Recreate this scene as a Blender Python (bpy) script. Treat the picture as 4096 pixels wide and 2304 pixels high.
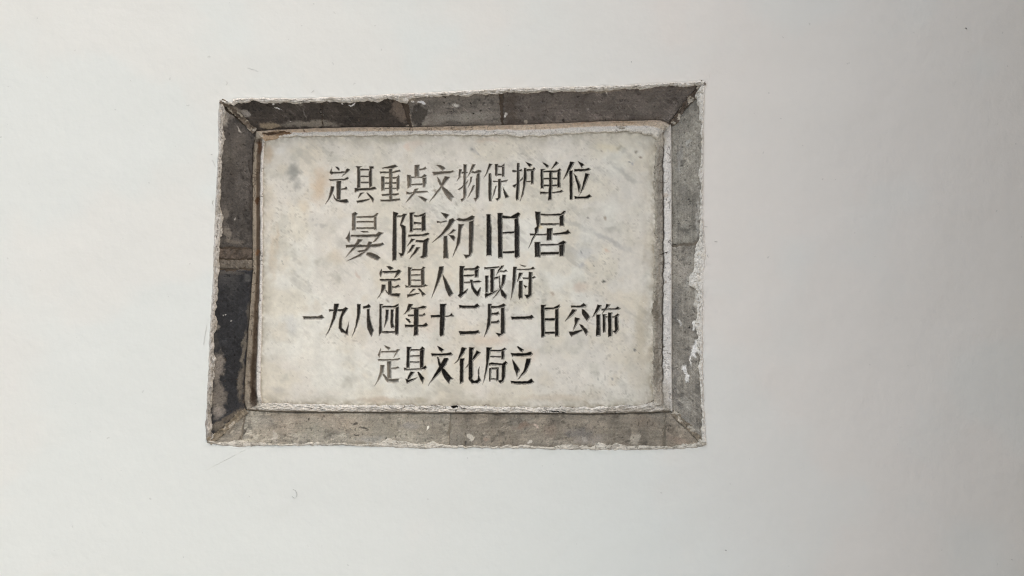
import bpy, math, random
import numpy as np
R = math.radians
S = bpy.context.scene
for o in list(bpy.data.objects): bpy.data.objects.remove(o)
C = S.collection

# ------------------------------------------------------------------ camera, sky, sun, exposure
PX = 0.0005            # one photograph pixel is half a millimetre on the wall
DIST = 1.593           # camera to wall
cam_d = bpy.data.cameras.new('camera'); cam = bpy.data.objects.new('camera', cam_d); C.objects.link(cam)
cam.location = (0, -DIST, 0); cam.rotation_euler = (R(90), 0, 0)
cam_d.sensor_width = 36; cam_d.lens = 36*DIST/(4096*PX); cam_d.clip_start = 0.05; cam_d.clip_end = 2000
S.camera = cam
S.cycles.use_denoising = True; S.cycles.denoising_input_passes = 'RGB_ALBEDO_NORMAL'; S.cycles.denoising_prefilter = 'NONE'; S.cycles.filter_width = 1.1

SUN_EL, SUN_AZ = 50.0, -52.0      # azimuth measured from straight out of the wall, minus = left
w = bpy.data.worlds.new('World'); S.world = w; w.use_nodes = True
nt = w.node_tree; bg = nt.nodes['Background']
sky = nt.nodes.new('ShaderNodeTexSky'); sky.sky_type = 'NISHITA'; sky.sun_disc = False
sky.sun_elevation = R(SUN_EL); sky.sun_rotation = R(180 - SUN_AZ) if False else R(180 + SUN_AZ)
sky.air_density = 1.0; sky.dust_density = 3.8; sky.ozone_density = 0.6
nt.links.new(sky.outputs[0], bg.inputs[0]); bg.inputs[1].default_value = 0.15
sd = bpy.data.lights.new('sun', 'SUN'); sun = bpy.data.objects.new('sun', sd); C.objects.link(sun)
sd.energy = 1.0; sd.angle = R(40); sd.color = (1.0, 0.985, 0.94)
from mathutils import Vector, Euler
sdir = Vector((math.sin(R(SUN_AZ))*math.cos(R(SUN_EL)), -math.cos(R(SUN_AZ))*math.cos(R(SUN_EL)), math.sin(R(SUN_EL))))
sun.rotation_euler = sdir.to_track_quat('Z', 'Y').to_euler()
sun.location = sdir*6
S.view_settings.view_transform = 'Standard'; S.view_settings.look = 'None'
S.view_settings.gamma = 1; S.view_settings.use_curve_mapping = False
S.view_settings.exposure = 0.33

# ------------------------------------------------------------------ small helpers
def hashf(ix, iy, seed):
    h = (ix.astype(np.int64)*374761393 + iy.astype(np.int64)*668265263 + seed*2147483647) & 0xffffffff
    h = ((h ^ (h >> 13))*1274126177) & 0xffffffff
    h = (h ^ (h >> 16)) & 0xffffffff
    return h/4294967295.0
def vnoise(x, y, seed=0):
    ix = np.floor(x); iy = np.floor(y); fx = x-ix; fy = y-iy
    ix = ix.astype(np.int64); iy = iy.astype(np.int64)
    fx = fx*fx*(3-2*fx); fy = fy*fy*(3-2*fy)
    a = hashf(ix, iy, seed); b = hashf(ix+1, iy, seed); c = hashf(ix, iy+1, seed); d = hashf(ix+1, iy+1, seed)
    return (a*(1-fx)+b*fx)*(1-fy)+(c*(1-fx)+d*fx)*fy
def fbm(x, y, s, seed=0, octs=4, gain=0.5):
    """0..1 noise with features about s photograph pixels wide"""
    r = 0; amp = 1; tot = 0
    x = np.asarray(x, float)/s; y = np.asarray(y, float)/s
    for k in range(octs):
        r = r + amp*vnoise(x*(2**k)+17.3*k, y*(2**k)-9.1*k, seed+k*31); tot += amp; amp *= gain
    return r/tot
def sstep(a, b, x):
    t = np.clip((x-a)/(b-a), 0, 1); return t*t*(3-2*t)
def lin(c):
    c = np.asarray(c, float)/255.0
    return np.where(c <= 0.04045, c/12.92, ((c+0.055)/1.055)**2.4)
def mixc(a, b, f):
    f = np.asarray(f)[..., None]; return a*(1-f)+b*f
def world(px, py, d):
    """photograph pixel and depth behind the wall face (m) -> world"""
    s = PX*(DIST+d)/DIST
    return np.stack([(px-2048)*s, d+0*px, (1152-py)*s], -1)
def tag(o, label=None, cat=None, group=None, kind=None):
    if label: o['label'] = label
    if cat: o['category'] = cat
    if group: o['group'] = group
    if kind: o['kind'] = kind
    return o
def empty(name, loc=(0, 0, 0)):
    o = bpy.data.objects.new(name, None); C.objects.link(o); o.location = loc; o.empty_display_size = 0.1; return o
def mesh_obj(name, verts, faces, mat, parent=None, col=None, smooth=True, quads=None, ngons=None):
    me = bpy.data.meshes.new(name)
    verts = np.asarray(verts, np.float32)
    if quads is None:
        me.from_pydata(verts.tolist(), [], faces)
    else:
        q = np.asarray(quads, np.int32)
        ng = ngons or []
        loops = q.ravel(); starts = np.arange(len(q))*4; tot = np.full(len(q), 4)
        if ng:
            nl = np.array([len(n) for n in ng]); flat = np.concatenate([np.asarray(n) for n in ng])
            starts = np.concatenate([starts, len(q)*4+np.concatenate([[0], np.cumsum(nl)[:-1]])])
            loops = np.concatenate([loops, flat]); tot = np.concatenate([tot, nl])
        me.vertices.add(len(verts)); me.vertices.foreach_set('co', verts.ravel())
        me.loops.add(len(loops)); me.loops.foreach_set('vertex_index', loops.astype(np.int32))
        me.polygons.add(len(starts)); me.polygons.foreach_set('loop_start', starts.astype(np.int32))
        me.polygons.foreach_set('loop_total', tot.astype(np.int32))
        me.update(calc_edges=True)
    if col is not None:
        at = me.color_attributes.new('Col', 'FLOAT_COLOR', 'POINT')
        c4 = np.ones((len(verts), 4), np.float32); c4[:, :3] = np.clip(col, 0, 1); at.data.foreach_set('color', c4.ravel())
    me.polygons.foreach_set('use_smooth', np.full(len(me.polygons), smooth))
    me.materials.append(mat)
    o = bpy.data.objects.new(name, me); C.objects.link(o)
    if parent is not None: o.parent = parent
    return o
def grid_quads(nu, nv):
    i = np.arange(nu*nv).reshape(nv, nu)
    return np.stack([i[:-1, :-1], i[1:, :-1], i[1:, 1:], i[:-1, 1:]], -1).reshape(-1, 4)

# ------------------------------------------------------------------ materials
def new_mat(name):
    m = bpy.data.materials.new(name); m.use_nodes = True
    t = m.node_tree; b = t.nodes['Principled BSDF']; return m, t, b
def noise_node(t, scale, detail=6, rough=0.6, vec=None, dist=0):
    n = t.nodes.new('ShaderNodeTexNoise'); n.inputs['Scale'].default_value = scale; n.inputs['Detail'].default_value = detail
    n.inputs['Roughness'].default_value = rough; n.inputs['Distortion'].default_value = dist
    t.links.new(vec, n.inputs['Vector']); return n.outputs['Fac']
def ramp(t, fac, stops):
    r = t.nodes.new('ShaderNodeValToRGB'); e = r.color_ramp.elements
    while len(e) < len(stops): e.new(0.5)
    for i, (p, v) in enumerate(stops):
        e[i].position = p; e[i].color = (*((v,)*3 if not isinstance(v, tuple) else v), 1)
    t.links.new(fac, r.inputs[0]); return r.outputs[0]
def mul(t, a, b, f=1.0, mode='MULTIPLY'):
    m = t.nodes.new('ShaderNodeMix'); m.data_type = 'RGBA'; m.blend_type = mode
    if isinstance(f, float): m.inputs[0].default_value = f
    else: t.links.new(f, m.inputs[0])
    for k, v in ((6, a), (7, b)):
        if isinstance(v, tuple): m.inputs[k].default_value = (*v, 1)
        else: t.links.new(v, m.inputs[k])
    return m.outputs[2]
def bump(t, h, strength, dist, prev=None):
    b = t.nodes.new('ShaderNodeBump'); b.inputs['Strength'].default_value = strength; b.inputs['Distance'].default_value = dist
    t.links.new(h, b.inputs['Height'])
    if prev is not None: t.links.new(prev, b.inputs['Normal'])
    return b.outputs[0]
def coords(t): return t.nodes.new('ShaderNodeTexCoord').outputs['Object']
def attr(t, name='Col'):
    a = t.nodes.new('ShaderNodeAttribute'); a.attribute_name = name; return a.outputs['Color']
def surf_mat(name, fine=((900, .86, 1.12), (160, .9, 1.08)), bumps=((700, .5, .0006), (120, .4, .0012)), rough=0.85, spec=0.3, stretch=None):
    m, t, b = new_mat(name); v = coords(t)
    if stretch:
        mp = t.nodes.new('ShaderNodeMapping'); mp.inputs['Scale'].default_value = stretch; t.links.new(v, mp.inputs[0]); v = mp.outputs[0]
    c = attr(t)
    for sc, lo, hi in fine:
        c = mul(t, c, ramp(t, noise_node(t, sc, vec=v), ((.3, lo), (.7, hi))))
    n = None
    for sc, st, di in bumps: n = bump(t, noise_node(t, sc, vec=v), st, di, n)
    t.links.new(c, b.inputs['Base Color']); t.links.new(n, b.inputs['Normal'])
    b.inputs['Roughness'].default_value = rough; b.inputs['Specular IOR Level'].default_value = spec
    return m
M_brick = surf_mat('grey_brick', fine=((1000, .68, 1.35), (300, .78, 1.24), (40, .92, 1.08)), bumps=((900, .8, .001), (260, .8, .002)), rough=.7, spec=.35)
M_lime = surf_mat('lime_mortar', fine=((900, .75, 1.15), (250, .8, 1.1)), bumps=((800, .8, .0012), (260, .9, .0028)), rough=.9, spec=.15)
M_stone_groove = surf_mat('carved_stone', fine=((1200, .7, 1.3),), bumps=((1000, .4, .0005),), rough=.55, spec=.4)
def stone_mat():
    m, t, b = new_mat('engraved_stone'); v = coords(t)
    c = attr(t)
    c = mul(t, c, ramp(t, noise_node(t, 22, 8, .62, v), ((.3, (.94, .94, .93)), (.52, (1, 1, 1)), (.72, (1.0, .99, .975)))))
    c = mul(t, c, ramp(t, noise_node(t, 7, 5, .6, v, .6), ((.35, (.95, .95, .945)), (.5, (1, 1, 1)), (.7, (1.0, .985, .97)))))
    # dark mineral specks, more in some clouds than in others
    cloud = ramp(t, noise_node(t, 9, 3, .5, v), ((.46, .0), (.66, .24)))
    sp = ramp(t, noise_node(t, 230, 3, .55, v), ((.665, 0.0), (.72, .8)))
    f = mul(t, sp, cloud)
    c = mul(t, c, (.52, .50, .46), f, 'MULTIPLY')
    sp2 = ramp(t, noise_node(t, 480, 2, .5, v), ((.68, 0.0), (.74, .5)))
    c = mul(t, c, (.6, .57, .52), mul(t, sp2, cloud), 'MULTIPLY')
    c = mul(t, c, ramp(t, noise_node(t, 900, 4, .6, v), ((.3, .93), (.7, 1.05))))
    gl = ramp(t, noise_node(t, 330, 1, .5, v), ((.80, 0.0), (.83, .8)))  # mica flecks, their glints painted in as near-white points
    c = mul(t, c, (.95, .95, .93), gl, 'MIX')
    t.links.new(c, b.inputs['Base Color'])
    n = bump(t, noise_node(t, 150, 6, .65, v), .6, .0012)
    n = bump(t, noise_node(t, 700, 4, .6, v), .3, .0004, n)
    t.links.new(n, b.inputs['Normal'])
    b.inputs['Roughness'].default_value = .5; b.inputs['Specular IOR Level'].default_value = .3
    return m
M_stone = stone_mat()
def wall_mat():
    m, t, b = new_mat('white_plaster'); v = coords(t)
    c = attr(t)
    c = mul(t, c, ramp(t, noise_node(t, 2.2, 6, .6, v), ((.3, (.985, .99, .985)), (.7, (1, .995, .99)))))
    c = mul(t, c, ramp(t, noise_node(t, 60, 6, .6, v), ((.3, .985), (.7, 1.0))))
    sp = ramp(t, noise_node(t, 75, 2, .5, v), ((.735, 0.0), (.76, .35)))
    c = mul(t, c, (.6, .6, .58), sp, 'MULTIPLY')
    t.links.new(c, b.inputs['Base Color'])
    n = bump(t, noise_node(t, 5, 5, .55, v), .4, .012)
    n = bump(t, noise_node(t, 45, 6, .62, v), .35, .0018, n)
    n = bump(t, noise_node(t, 500, 3, .6, v), .12, .0003, n)
    t.links.new(n, b.inputs['Normal'])
    b.inputs['Roughness'].default_value = .92; b.inputs['Specular IOR Level'].default_value = .15
    return m
M_wall = wall_mat()
def plain_mat(name, c1, c2, scale, rough=.9):
    m, t, b = new_mat(name); v = coords(t)
    t.links.new(ramp(t, noise_node(t, scale, 8, .6, v), ((.3, c1), (.7, c2))), b.inputs['Base Color'])
    t.links.new(bump(t, noise_node(t, scale*4, 8, .6, v), .3, .01), b.inputs['Normal'])
    b.inputs['Roughness'].default_value = rough; return m

# ------------------------------------------------------------------ curves traced round the niche (photograph pixels)
def curve(pts, axis, amp=0, s=20, seed=0):
    p = np.array(pts, float).reshape(-1, 2); k = p[:, axis]; o = p[:, 1-axis]; lo, hi = k[0], k[-1]
    def f(t):
        t = np.asarray(t, float); r = np.interp(t, k, o)
        if amp:
            w_ = np.clip(np.minimum(t-lo, hi-t)/25.0, 0, 1)
            r = r + amp*w_*(fbm(t, 0*t, s, seed, 3, .6)-.5)*2
        return r
    f.lo, f.hi = lo, hi
    return f
# outer lip of the opening in the plaster
E_top = curve([878, 398, 905, 404, 920, 411, 935, 394, 1050, 391, 1180, 394, 1400, 386, 1600, 374, 1750, 369, 2000, 354, 2200, 349, 2500, 340, 2700, 330, 2822, 322], 0, 3, 14, 1)
E_bot = curve([828, 1772, 900, 1783, 960, 1788, 1000, 1784, 1100, 1783, 1350, 1781, 1500, 1787, 1700, 1794, 1900, 1791, 2200, 1797, 2500, 1800, 2700, 1797, 2780, 1790, 2826, 1780], 0, 4, 12, 2)
E_left = curve([878, 398, 872, 470, 873, 600, 868, 680, 864, 760, 860, 850, 856, 960, 853, 1010, 854, 1100, 848, 1180, 838, 1350, 832, 1500, 827, 1620, 821, 1690, 824, 1740, 828, 1772], 1, 3, 16, 3)
E_right = curve([2822, 322, 2817, 420, 2814, 600, 2812, 860, 2818, 950, 2824, 1020, 2815, 1090, 2812, 1300, 2813, 1500, 2817, 1640, 2824, 1740, 2826, 1780], 1, 3, 14, 4)
# inner edge of the sloping bricks
I_top = curve([1022, 524, 1100, 518, 1200, 514, 1380, 508, 1650, 507, 2000, 499, 2100, 496, 2400, 484, 2640, 478, 2684, 497], 0, 1.5, 30, 5)
I_bot = curve([985, 1641, 1100, 1649, 1500, 1652, 2000, 1655, 2400, 1657, 2600, 1652, 2690, 1648], 0, 1.2, 30, 6)
I_left = curve([1022, 524, 1012, 600, 1008, 700, 1008, 1000, 1010, 1080, 1000, 1200, 994, 1300, 984, 1420, 978, 1500, 974, 1600, 985, 1641], 1, 1.5, 30, 7)
I_right = curve([2684, 497, 2687, 700, 2687, 1200, 2688, 1500, 2690, 1648], 1, .6, 30, 8)
# where the marble tablet comes out from under its mortar
T_top = curve([1062, 566, 1130, 553, 1200, 548, 1400, 548, 1700, 543, 2000, 545, 2150, 551, 2300, 536, 2500, 530, 2600, 545, 2622, 560], 0, 6, 26, 9)
T_bot = curve([1052, 1608, 1100, 1612, 1500, 1618, 1900, 1622, 2200, 1628, 2450, 1622, 2560, 1618, 2612, 1600], 0, 7, 22, 10)
T_left = curve([1062, 566, 1056, 640, 1054, 800, 1053, 1100, 1050, 1300, 1046, 1450, 1044, 1560, 1052, 1608], 1, 2.5, 26, 11)
T_right = curve([2622, 560, 2618, 640, 2614, 760, 2616, 900, 2614, 1050, 2612, 1200, 2606, 1250, 2612, 1400, 2608, 1520, 2612, 1600], 1, 9, 24, 12)
SIDES = {'top': (E_top, I_top, T_top, 0), 'bottom': (E_bot, I_bot, T_bot, 0), 'left': (E_left, I_left, T_left, 1), 'right': (E_right, I_right, T_right, 1)}
D_IN = 0.048      # depth of the bricks' inner edge
D_SLAB = 0.051    # depth of the tablet's face

def cap(c, top=.90):
    m = c.max(1, keepdims=True); return c*np.where(m > top, top/np.maximum(m, 1e-6), 1)
def pt(f, ax, s):
    v = f(s); return (s, v) if ax == 0 else (v, s)
def sheet(fa, fb, ax, a0, a1, b0, b1, nu, nv, v0=0.0, v1=1.0):
    """grid between curve fa (v=0) and fb (v=1); u runs a0..a1 on fa and b0..b1 on fb"""
    u = np.linspace(0, 1, nu)[None, :]; v = np.linspace(v0, v1, nv)[:, None]
    sa = a0+(a1-a0)*u; sb = b0+(b1-b0)*u
    xa, ya = pt(fa, ax, sa); xb, yb = pt(fb, ax, sb)
    return xa*(1-v)+xb*v, ya*(1-v)+yb*v, u+0*v, v+0*u
def blobs(px, py, c, lst):
    """warped elliptical marks: x, y, rx, ry, angle, sRGB colour, strength, softness"""
    if not lst: return c
    wx = px+26*(fbm(px, py, 30, 71, 3)-.5); wy = py+20*(fbm(px, py, 30, 72, 3)-.5)
    wx += 7*(fbm(px, py, 6, 73, 2)-.5); wy += 7*(fbm(px, py, 6, 74, 2)-.5)
    for (x, y, rx, ry, an, cc, st, so) in lst:
        m = (abs(px-x) < (rx+ry)*1.6+22) & (abs(py-y) < (rx+ry)*1.6+22)
        if not m.any(): continue
        ca, sa = math.cos(R(an)), math.sin(R(an))
        dx = wx[m]-x; dy = wy[m]-y
        nz = .62+.76*fbm(px[m], py[m], 13, 75, 4, .65)
        r = nz*np.sqrt(((dx*ca+dy*sa)/rx)**2+((-dx*sa+dy*ca)/ry)**2)
        f = st*(1-sstep(1-so, 1+so*.5, r))
        c[m] = mixc(c[m], lin(cc), f)
    return c

# ------------------------------------------------------------------ the white wall with its opening
X0, X1, Z0, Z1 = -3.2, 1.06, -1.5, 2.6       # wall extent in metres
def build_wall():
    vs, qs, cs = [], [], []; base = 0
    lp, rp, tp, bp = X0/PX+2048, X1/PX+2048, 1152-Z1/PX, 1152-Z0/PX
    big = {'top': lambda s: np.interp(s, [878, 2822], [0, 1]), }
    cor = {'top': ((lp, tp), (rp, tp)), 'bottom': ((lp, bp), (rp, bp)), 'left': ((lp, tp), (lp, bp)), 'right': ((rp, tp), (rp, bp))}
    for side, (E, I, T, ax) in SIDES.items():
        nu = 700 if ax == 0 else 500
        s = np.linspace(E.lo, E.hi, nu); ex, ey = pt(E, ax, s)
        (ax0, ay0), (ax1, ay1) = cor[side]; u = np.linspace(0, 1, nu)
        bx = ax0+(ax1-ax0)*u; by = ay0+(ay1-ay0)*u
        vv = np.concatenate([np.linspace(0, 1, 14)**1.3*0.02, np.linspace(.02, 1, 46)[1:]**1.8*.98+.02])
        vv = np.unique(vv)[:, None]
        px = ex[None]*(1-vv)+bx[None]*vv; py = ey[None]*(1-vv)+by[None]*vv
        dist = np.hypot(px-ex[None], py-ey[None])
        # the wall's own gentle unevenness, and a slightly raised lip round the cut
        d = -0.0006*np.exp(-dist/7)*(dist > 0)-0.003*(fbm(px, py, 420, 5, 3)-.5)*sstep(5, 250, dist)
        d = d-0.0016*(fbm(px, py, 26, 6, 3)-.5)*np.exp(-dist/40)*(dist > 0)
        P = world(px, py, d).reshape(-1, 3)
        c = np.tile(np.array([.79, .81, .755]), (P.shape[0], 1)); X = px.ravel(); Y = py.ravel()
        warm = np.clip(sstep(.40, .65, fbm(X, Y, 500, 44, 4))*.6+.9*sstep(1900, 3000, X+.35*(1100-Y))-.25, 0, 1)
        c = mixc(c, np.array([.84, .80, .725]), warm)
        n = len(vv)
        q = grid_quads(nu, n)+base
        if side in ('top', 'right'): q = q[:, ::-1] if side == 'top' else q
        if side == 'left': q = q[:, ::-1] if False else q
        vs.append(P); cs.append(c); qs.append(q); base += len(P)
    o = mesh_obj('wall', np.concatenate(vs), None, M_wall, col=np.concatenate(cs), quads=np.concatenate(qs))
    return tag(o, 'white lime plastered wall around the recessed plaque', None, kind='structure')
wall = build_wall()

# ------------------------------------------------------------------ the brick surround
surround = tag(empty('brick_surround', world(np.array(1850.), np.array(1780.), 0.0).tolist()),
               'grey brick surround sloping inward from the white wall to the marble tablet', 'frame')
def setparent(o, p):
    o.parent = p; o.matrix_parent_inverse = p.matrix_world.inverted() if False else __import__('mathutils').Matrix.Translation(-p.location)
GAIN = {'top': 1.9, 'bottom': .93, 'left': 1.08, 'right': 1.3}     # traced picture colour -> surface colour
def add_skirt(V, q, nu, nv, depth):
    i = np.arange(nu*nv).reshape(nv, nu)
    ring = np.concatenate([i[0, :], i[1:, -1], i[-1, :-1][::-1], i[1:-1, 0][::-1]])
    b = V[ring].copy(); b[:, 1] += depth; n0 = len(V); m = len(ring)
    k = np.arange(m); k2 = (k+1) % m
    sk = np.stack([ring[k], ring[k2], n0+k2, n0+k], -1)
    return np.concatenate([V, b]), np.concatenate([q, sk]), ring
BR_ST = {
 'top': [(1245,497,128,15,0,(118,112,102),.8,.5), (1084,503,46,12,5,(128,116,98),.9,.4), (984,457,18,15,20,(140,134,126),.75,.3), (950,440,25,10,40,(140,132,120),.7,.5),
   (1111,438,14,1.6,4,(235,230,220),1,.2), (1121,413,8,2.5,0,(225,220,210),1,.3), (1099,417,5,3,0,(210,205,195),1,.3), (1407,417,17,3.2,-22,(235,232,225),1,.2), (1368,416,4,4,0,(220,215,205),1,.3),
   (1205,417,14,9,0,(110,105,98),.8,.3), (1273,408,16,7,0,(120,115,108),.7,.4), (1294,450,5,15,-15,(125,120,112),.8,.5), (1289,436,6,4,0,(12,10,9),1,.3), (1292,451,9,4,-10,(15,12,10),1,.3), (1222,455,3,22,3,(105,100,95),.7,.5),
   (1160,462,5,2,0,(15,12,10),1,.3), (1165,485,4,2,0,(170,165,160),1,.3), (1060,410,16,4,0,(120,115,108),.8,.4),
   (1683,411,18,6,5,(225,222,215),.95,.3), (1651,411,6,5,0,(220,215,205),.9,.3), (1670,444,6,3.5,0,(240,238,232),1,.2), (1672,430,8,5,0,(150,145,138),.6,.4), (1729,386,9,2.5,0,(235,232,226),1,.2), (1820,419,14,7,10,(190,186,178),.7,.6),
   (1598,440,30,50,-25,(98,88,78),.85,.4), (1632,455,6,62,-14,(125,114,102),.9,.3), (1618,430,3,40,-12,(35,30,26),.9,.3), (1640,505,12,5,0,(150,140,125),.9,.4), (1640,400,22,12,0,(140,132,120),.7,.4), (1595,490,30,8,30,(48,42,38),.7,.4),
   (1674,460,34,44,5,(62,58,53),.95,.15), (1700,497,30,8,-35,(120,115,106),.8,.4), (1860,470,130,18,-3,(128,124,116),.7,.5), (1850,497,120,9,-2,(88,84,78),.6,.5),
   (1888,409,5,3.5,20,(10,9,8),1,.2), (1774,393,6,3,0,(15,12,10),1,.3), (1898,457,7,2,-8,(20,17,14),1,.3), (1780,414,4,2,0,(20,17,14),1,.3), (1852,402,3,2,0,(20,17,14),1,.3), (1914,400,3,2,0,(20,17,14),1,.3), (1925,447,3,4,0,(20,17,14),1,.3), (1808,449,6,2,0,(25,20,18),1,.3), (1870,475,4,2,0,(25,20,18),1,.3),
   (2023,459,7,12,15,(235,230,222),1,.2), (2010,390,9,22,8,(25,20,17),.85,.4), (2040,430,30,60,10,(70,62,54),.6,.6), (2060,485,40,14,0,(62,55,48),.7,.6), (2106,487,8,6,0,(150,142,130),.8,.4),
   (2353,435,7,5,0,(130,125,118),.7,.4), (2205,375,10,8,0,(50,45,40),.7,.4), (2262,480,6,8,-30,(30,26,22),.8,.4), (2315,383,8,4,0,(30,25,22),.7,.4), (2600,430,70,24,-30,(100,95,88),.4,.8), (2426,365,10,5,60,(190,182,170),.7,.4), (2400,365,90,6,-2,(130,122,108),.6,.6)],
 'left': [(905,1112,44,26,0,(78,77,76),.6,.7), (920,640,30,60,0,(98,94,86),.5,.6), (925,690,22,55,5,(72,67,62),.7,.6), (960,560,30,60,0,(108,102,94),.5,.6), (895,470,24,40,10,(165,160,150),.8,.4), (930,455,16,22,0,(150,142,132),.7,.5),
   (960,1000,50,8,0,(78,70,60),.6,.5), (925,1090,50,9,0,(92,88,82),.7,.5), (930,1140,30,60,0,(66,66,65),.5,.9), (925,800,34,80,0,(72,68,63),.5,.8), (955,430,12,30,-40,(70,62,55),.6,.5), (915,935,16,36,0,(128,122,112),.7,.4), (940,880,3,4,0,(170,165,158),.9,.3), (905,855,10,28,0,(120,114,105),.6,.4), (960,520,4,12,-35,(190,184,174),.9,.3), (1020,555,5,18,-25,(165,158,146),.8,.4),
   (940,965,40,10,0,(120,113,102),.6,.6), (1000,700,4,90,0,(45,38,32),.7,.5), (1004,830,3,90,0,(55,48,42),.6,.5), (1000,1260,12,90,0,(105,100,90),.6,.6), (975,1400,10,80,3,(120,114,102),.8,.5), (965,1530,14,90,4,(115,108,96),.8,.6),
   (985,1115,14,20,0,(88,88,86),.8,.6), (880,1075,30,3,0,(130,124,114),.8,.4), (960,1078,30,3,0,(120,114,104),.8,.4), (897,1257,3,3,0,(200,200,196),1,.2), (909,1253,2,3,0,(190,190,186),1,.2), (921,1287,2,4,0,(170,170,166),1,.2), (935,1350,3,8,10,(10,10,10),1,.3), (932,1417,3,3,0,(8,8,8),1,.3),
   (870,1310,12,14,0,(130,126,118),.7,.4), (893,1395,9,8,0,(32,32,32),.8,.4), (860,1370,14,40,5,(70,68,64),.6,.5), (868,1470,26,60,8,(135,129,120),.9,.35), (872,1590,30,60,5,(125,119,110),.85,.4), (868,1650,26,26,0,(165,158,148),.6,.6), (930,1665,60,18,-30,(105,97,85),.8,.5), (880,1705,30,24,-20,(120,113,100),.8,.5)],
 'right': [(2725,450,14,60,20,(112,108,100),.5,.7), (2735,760,14,70,0,(118,114,106),.5,.7), (2745,900,26,16,-10,(158,152,140),.5,.6), (2735,1090,24,34,30,(158,150,138),.55,.6), (2745,1620,26,34,-20,(158,153,142),.6,.7), (2720,1560,10,40,-35,(96,92,84),.6,.6), (2781,1300,7,24,5,(215,211,202),.95,.25), (2777,1395,13,40,12,(225,221,213),.95,.25), (2763,1445,3,25,3,(220,215,206),.9,.3), (2737,1478,9,18,-10,(220,216,208),.95,.25), (2747,1510,10,18,-25,(215,211,203),.9,.3), (2716,1290,3,20,-20,(190,186,178),.8,.3),
   (2755,575,22,10,-25,(165,163,156),.6,.6), (2718,640,12,60,2,(150,147,140),.5,.6), (2760,1040,24,30,30,(160,154,142),.5,.6), (2790,840,8,40,0,(165,160,150),.7,.5), (2795,905,7,40,0,(170,165,155),.7,.5), (2755,1130,20,40,20,(165,160,150),.6,.5), (2790,1180,16,70,5,(190,184,172),.8,.35),
   (2740,1330,2.5,3,0,(30,27,24),1,.3), (2755,1315,5,5,0,(35,32,28),1,.3), (2720,840,60,14,-3,(110,106,98),.35,.8), (2700,1230,14,80,0,(105,102,96),.6,.6), (2700,1500,12,100,0,(108,104,98),.5,.6), (2710,1600,12,50,-20,(110,105,98),.5,.6),
   (2752,800,4,4,0,(25,22,20),1,.3), (2754,815,3,4,0,(25,22,20),1,.3), (2695,985,9,7,0,(25,21,18),.95,.4), (2750,985,30,9,-12,(95,90,80),.7,.5), (2730,1720,30,14,35,(70,62,54),.6,.6), (2770,1755,22,10,35,(55,48,42),.6,.6), (2745,1700,20,40,-35,(150,146,138),.5,.6)],
 'bottom': [(1500,1765,60,10,0,(172,167,153),.6,.6), (2250,1770,90,9,0,(160,153,138),.6,.6), (1900,1668,300,8,0,(118,110,96),.5,.7), (1250,1662,220,7,0,(128,118,102),.5,.7), (1150,1700,90,40,0,(160,147,130),.4,.8), (1350,1690,100,40,10,(158,143,124),.4,.8), (1060,1690,50,30,0,(150,146,134),.5,.8), (1240,1715,60,34,0,(142,138,122),.5,.7), (1560,1720,120,40,0,(142,136,120),.5,.8), (1640,1705,40,14,0,(140,138,134),.5,.7), (1780,1710,100,30,0,(136,128,112),.4,.8),
   (1884,1749,16,10,35,(195,188,172),.9,.25), (1942,1754,14,12,0,(160,142,124),.7,.5), (1936,1735,22,6,30,(170,162,146),.5,.5), (1710,1713,3,7,10,(225,220,205),1,.2), (1597,1722,8,4,0,(175,168,156),.7,.4), (1620,1740,5,7,0,(170,162,148),.6,.4),
   (1423,1692,9,7,-30,(60,52,44),.8,.3), (1463,1713,16,3,12,(50,45,38),.9,.3), (1447,1711,7,4,0,(45,40,34),.9,.3), (1425,1741,5,4,0,(35,30,26),.9,.3), (1544,1757,4,9,20,(45,40,34),.9,.3), (1239,1675,5,4,-30,(50,44,36),.9,.3), (1295,1664,6,2,0,(70,62,52),.8,.3),
   (1100,1745,12,20,-15,(185,178,164),.7,.4), (1175,1750,12,7,-20,(185,178,162),.6,.4), (1330,1760,10,3,0,(190,182,166),.8,.3), (1145,1748,25,4,18,(110,100,86),.5,.4), (1480,1755,60,14,-5,(150,148,140),.6,.6), (2090,1705,35,14,-10,(142,118,100),.5,.7), (2140,1702,16,5,30,(190,172,156),.8,.4),
   (2120,1768,10,6,0,(205,198,184),.9,.3), (2200,1725,30,30,0,(140,122,106),.4,.8), (2320,1735,60,20,0,(112,110,108),.5,.7), (2360,1762,70,20,-5,(150,144,134),.6,.6), (2352,1712,18,12,0,(150,140,126),.6,.6), (2340,1755,10,14,0,(175,170,158),.6,.4), (2540,1760,26,18,-20,(175,168,152),.7,.4), (2515,1765,12,5,-25,(75,68,58),.7,.4), (2400,1778,30,8,0,(200,193,180),.8,.4), (2580,1690,60,30,0,(130,116,100),.4,.8),
   (2657,1725,1.8,45,0,(55,48,40),.9,.4), (2680,1745,14,14,0,(150,136,120),.5,.6), (2720,1765,40,20,20,(160,142,124),.5,.7), (1800,1715,8,30,5,(105,98,84),.7,.6), (968,1735,5,30,25,(60,52,42),.8,.4), (925,1720,30,5,-50,(95,86,72),.6,.5), (990,1765,28,12,0,(190,182,162),.8,.4), (1020,1755,10,10,0,(195,188,170),.7,.4), (2080,1690,14,4,-20,(75,66,56),.5,.5)],
}
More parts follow.
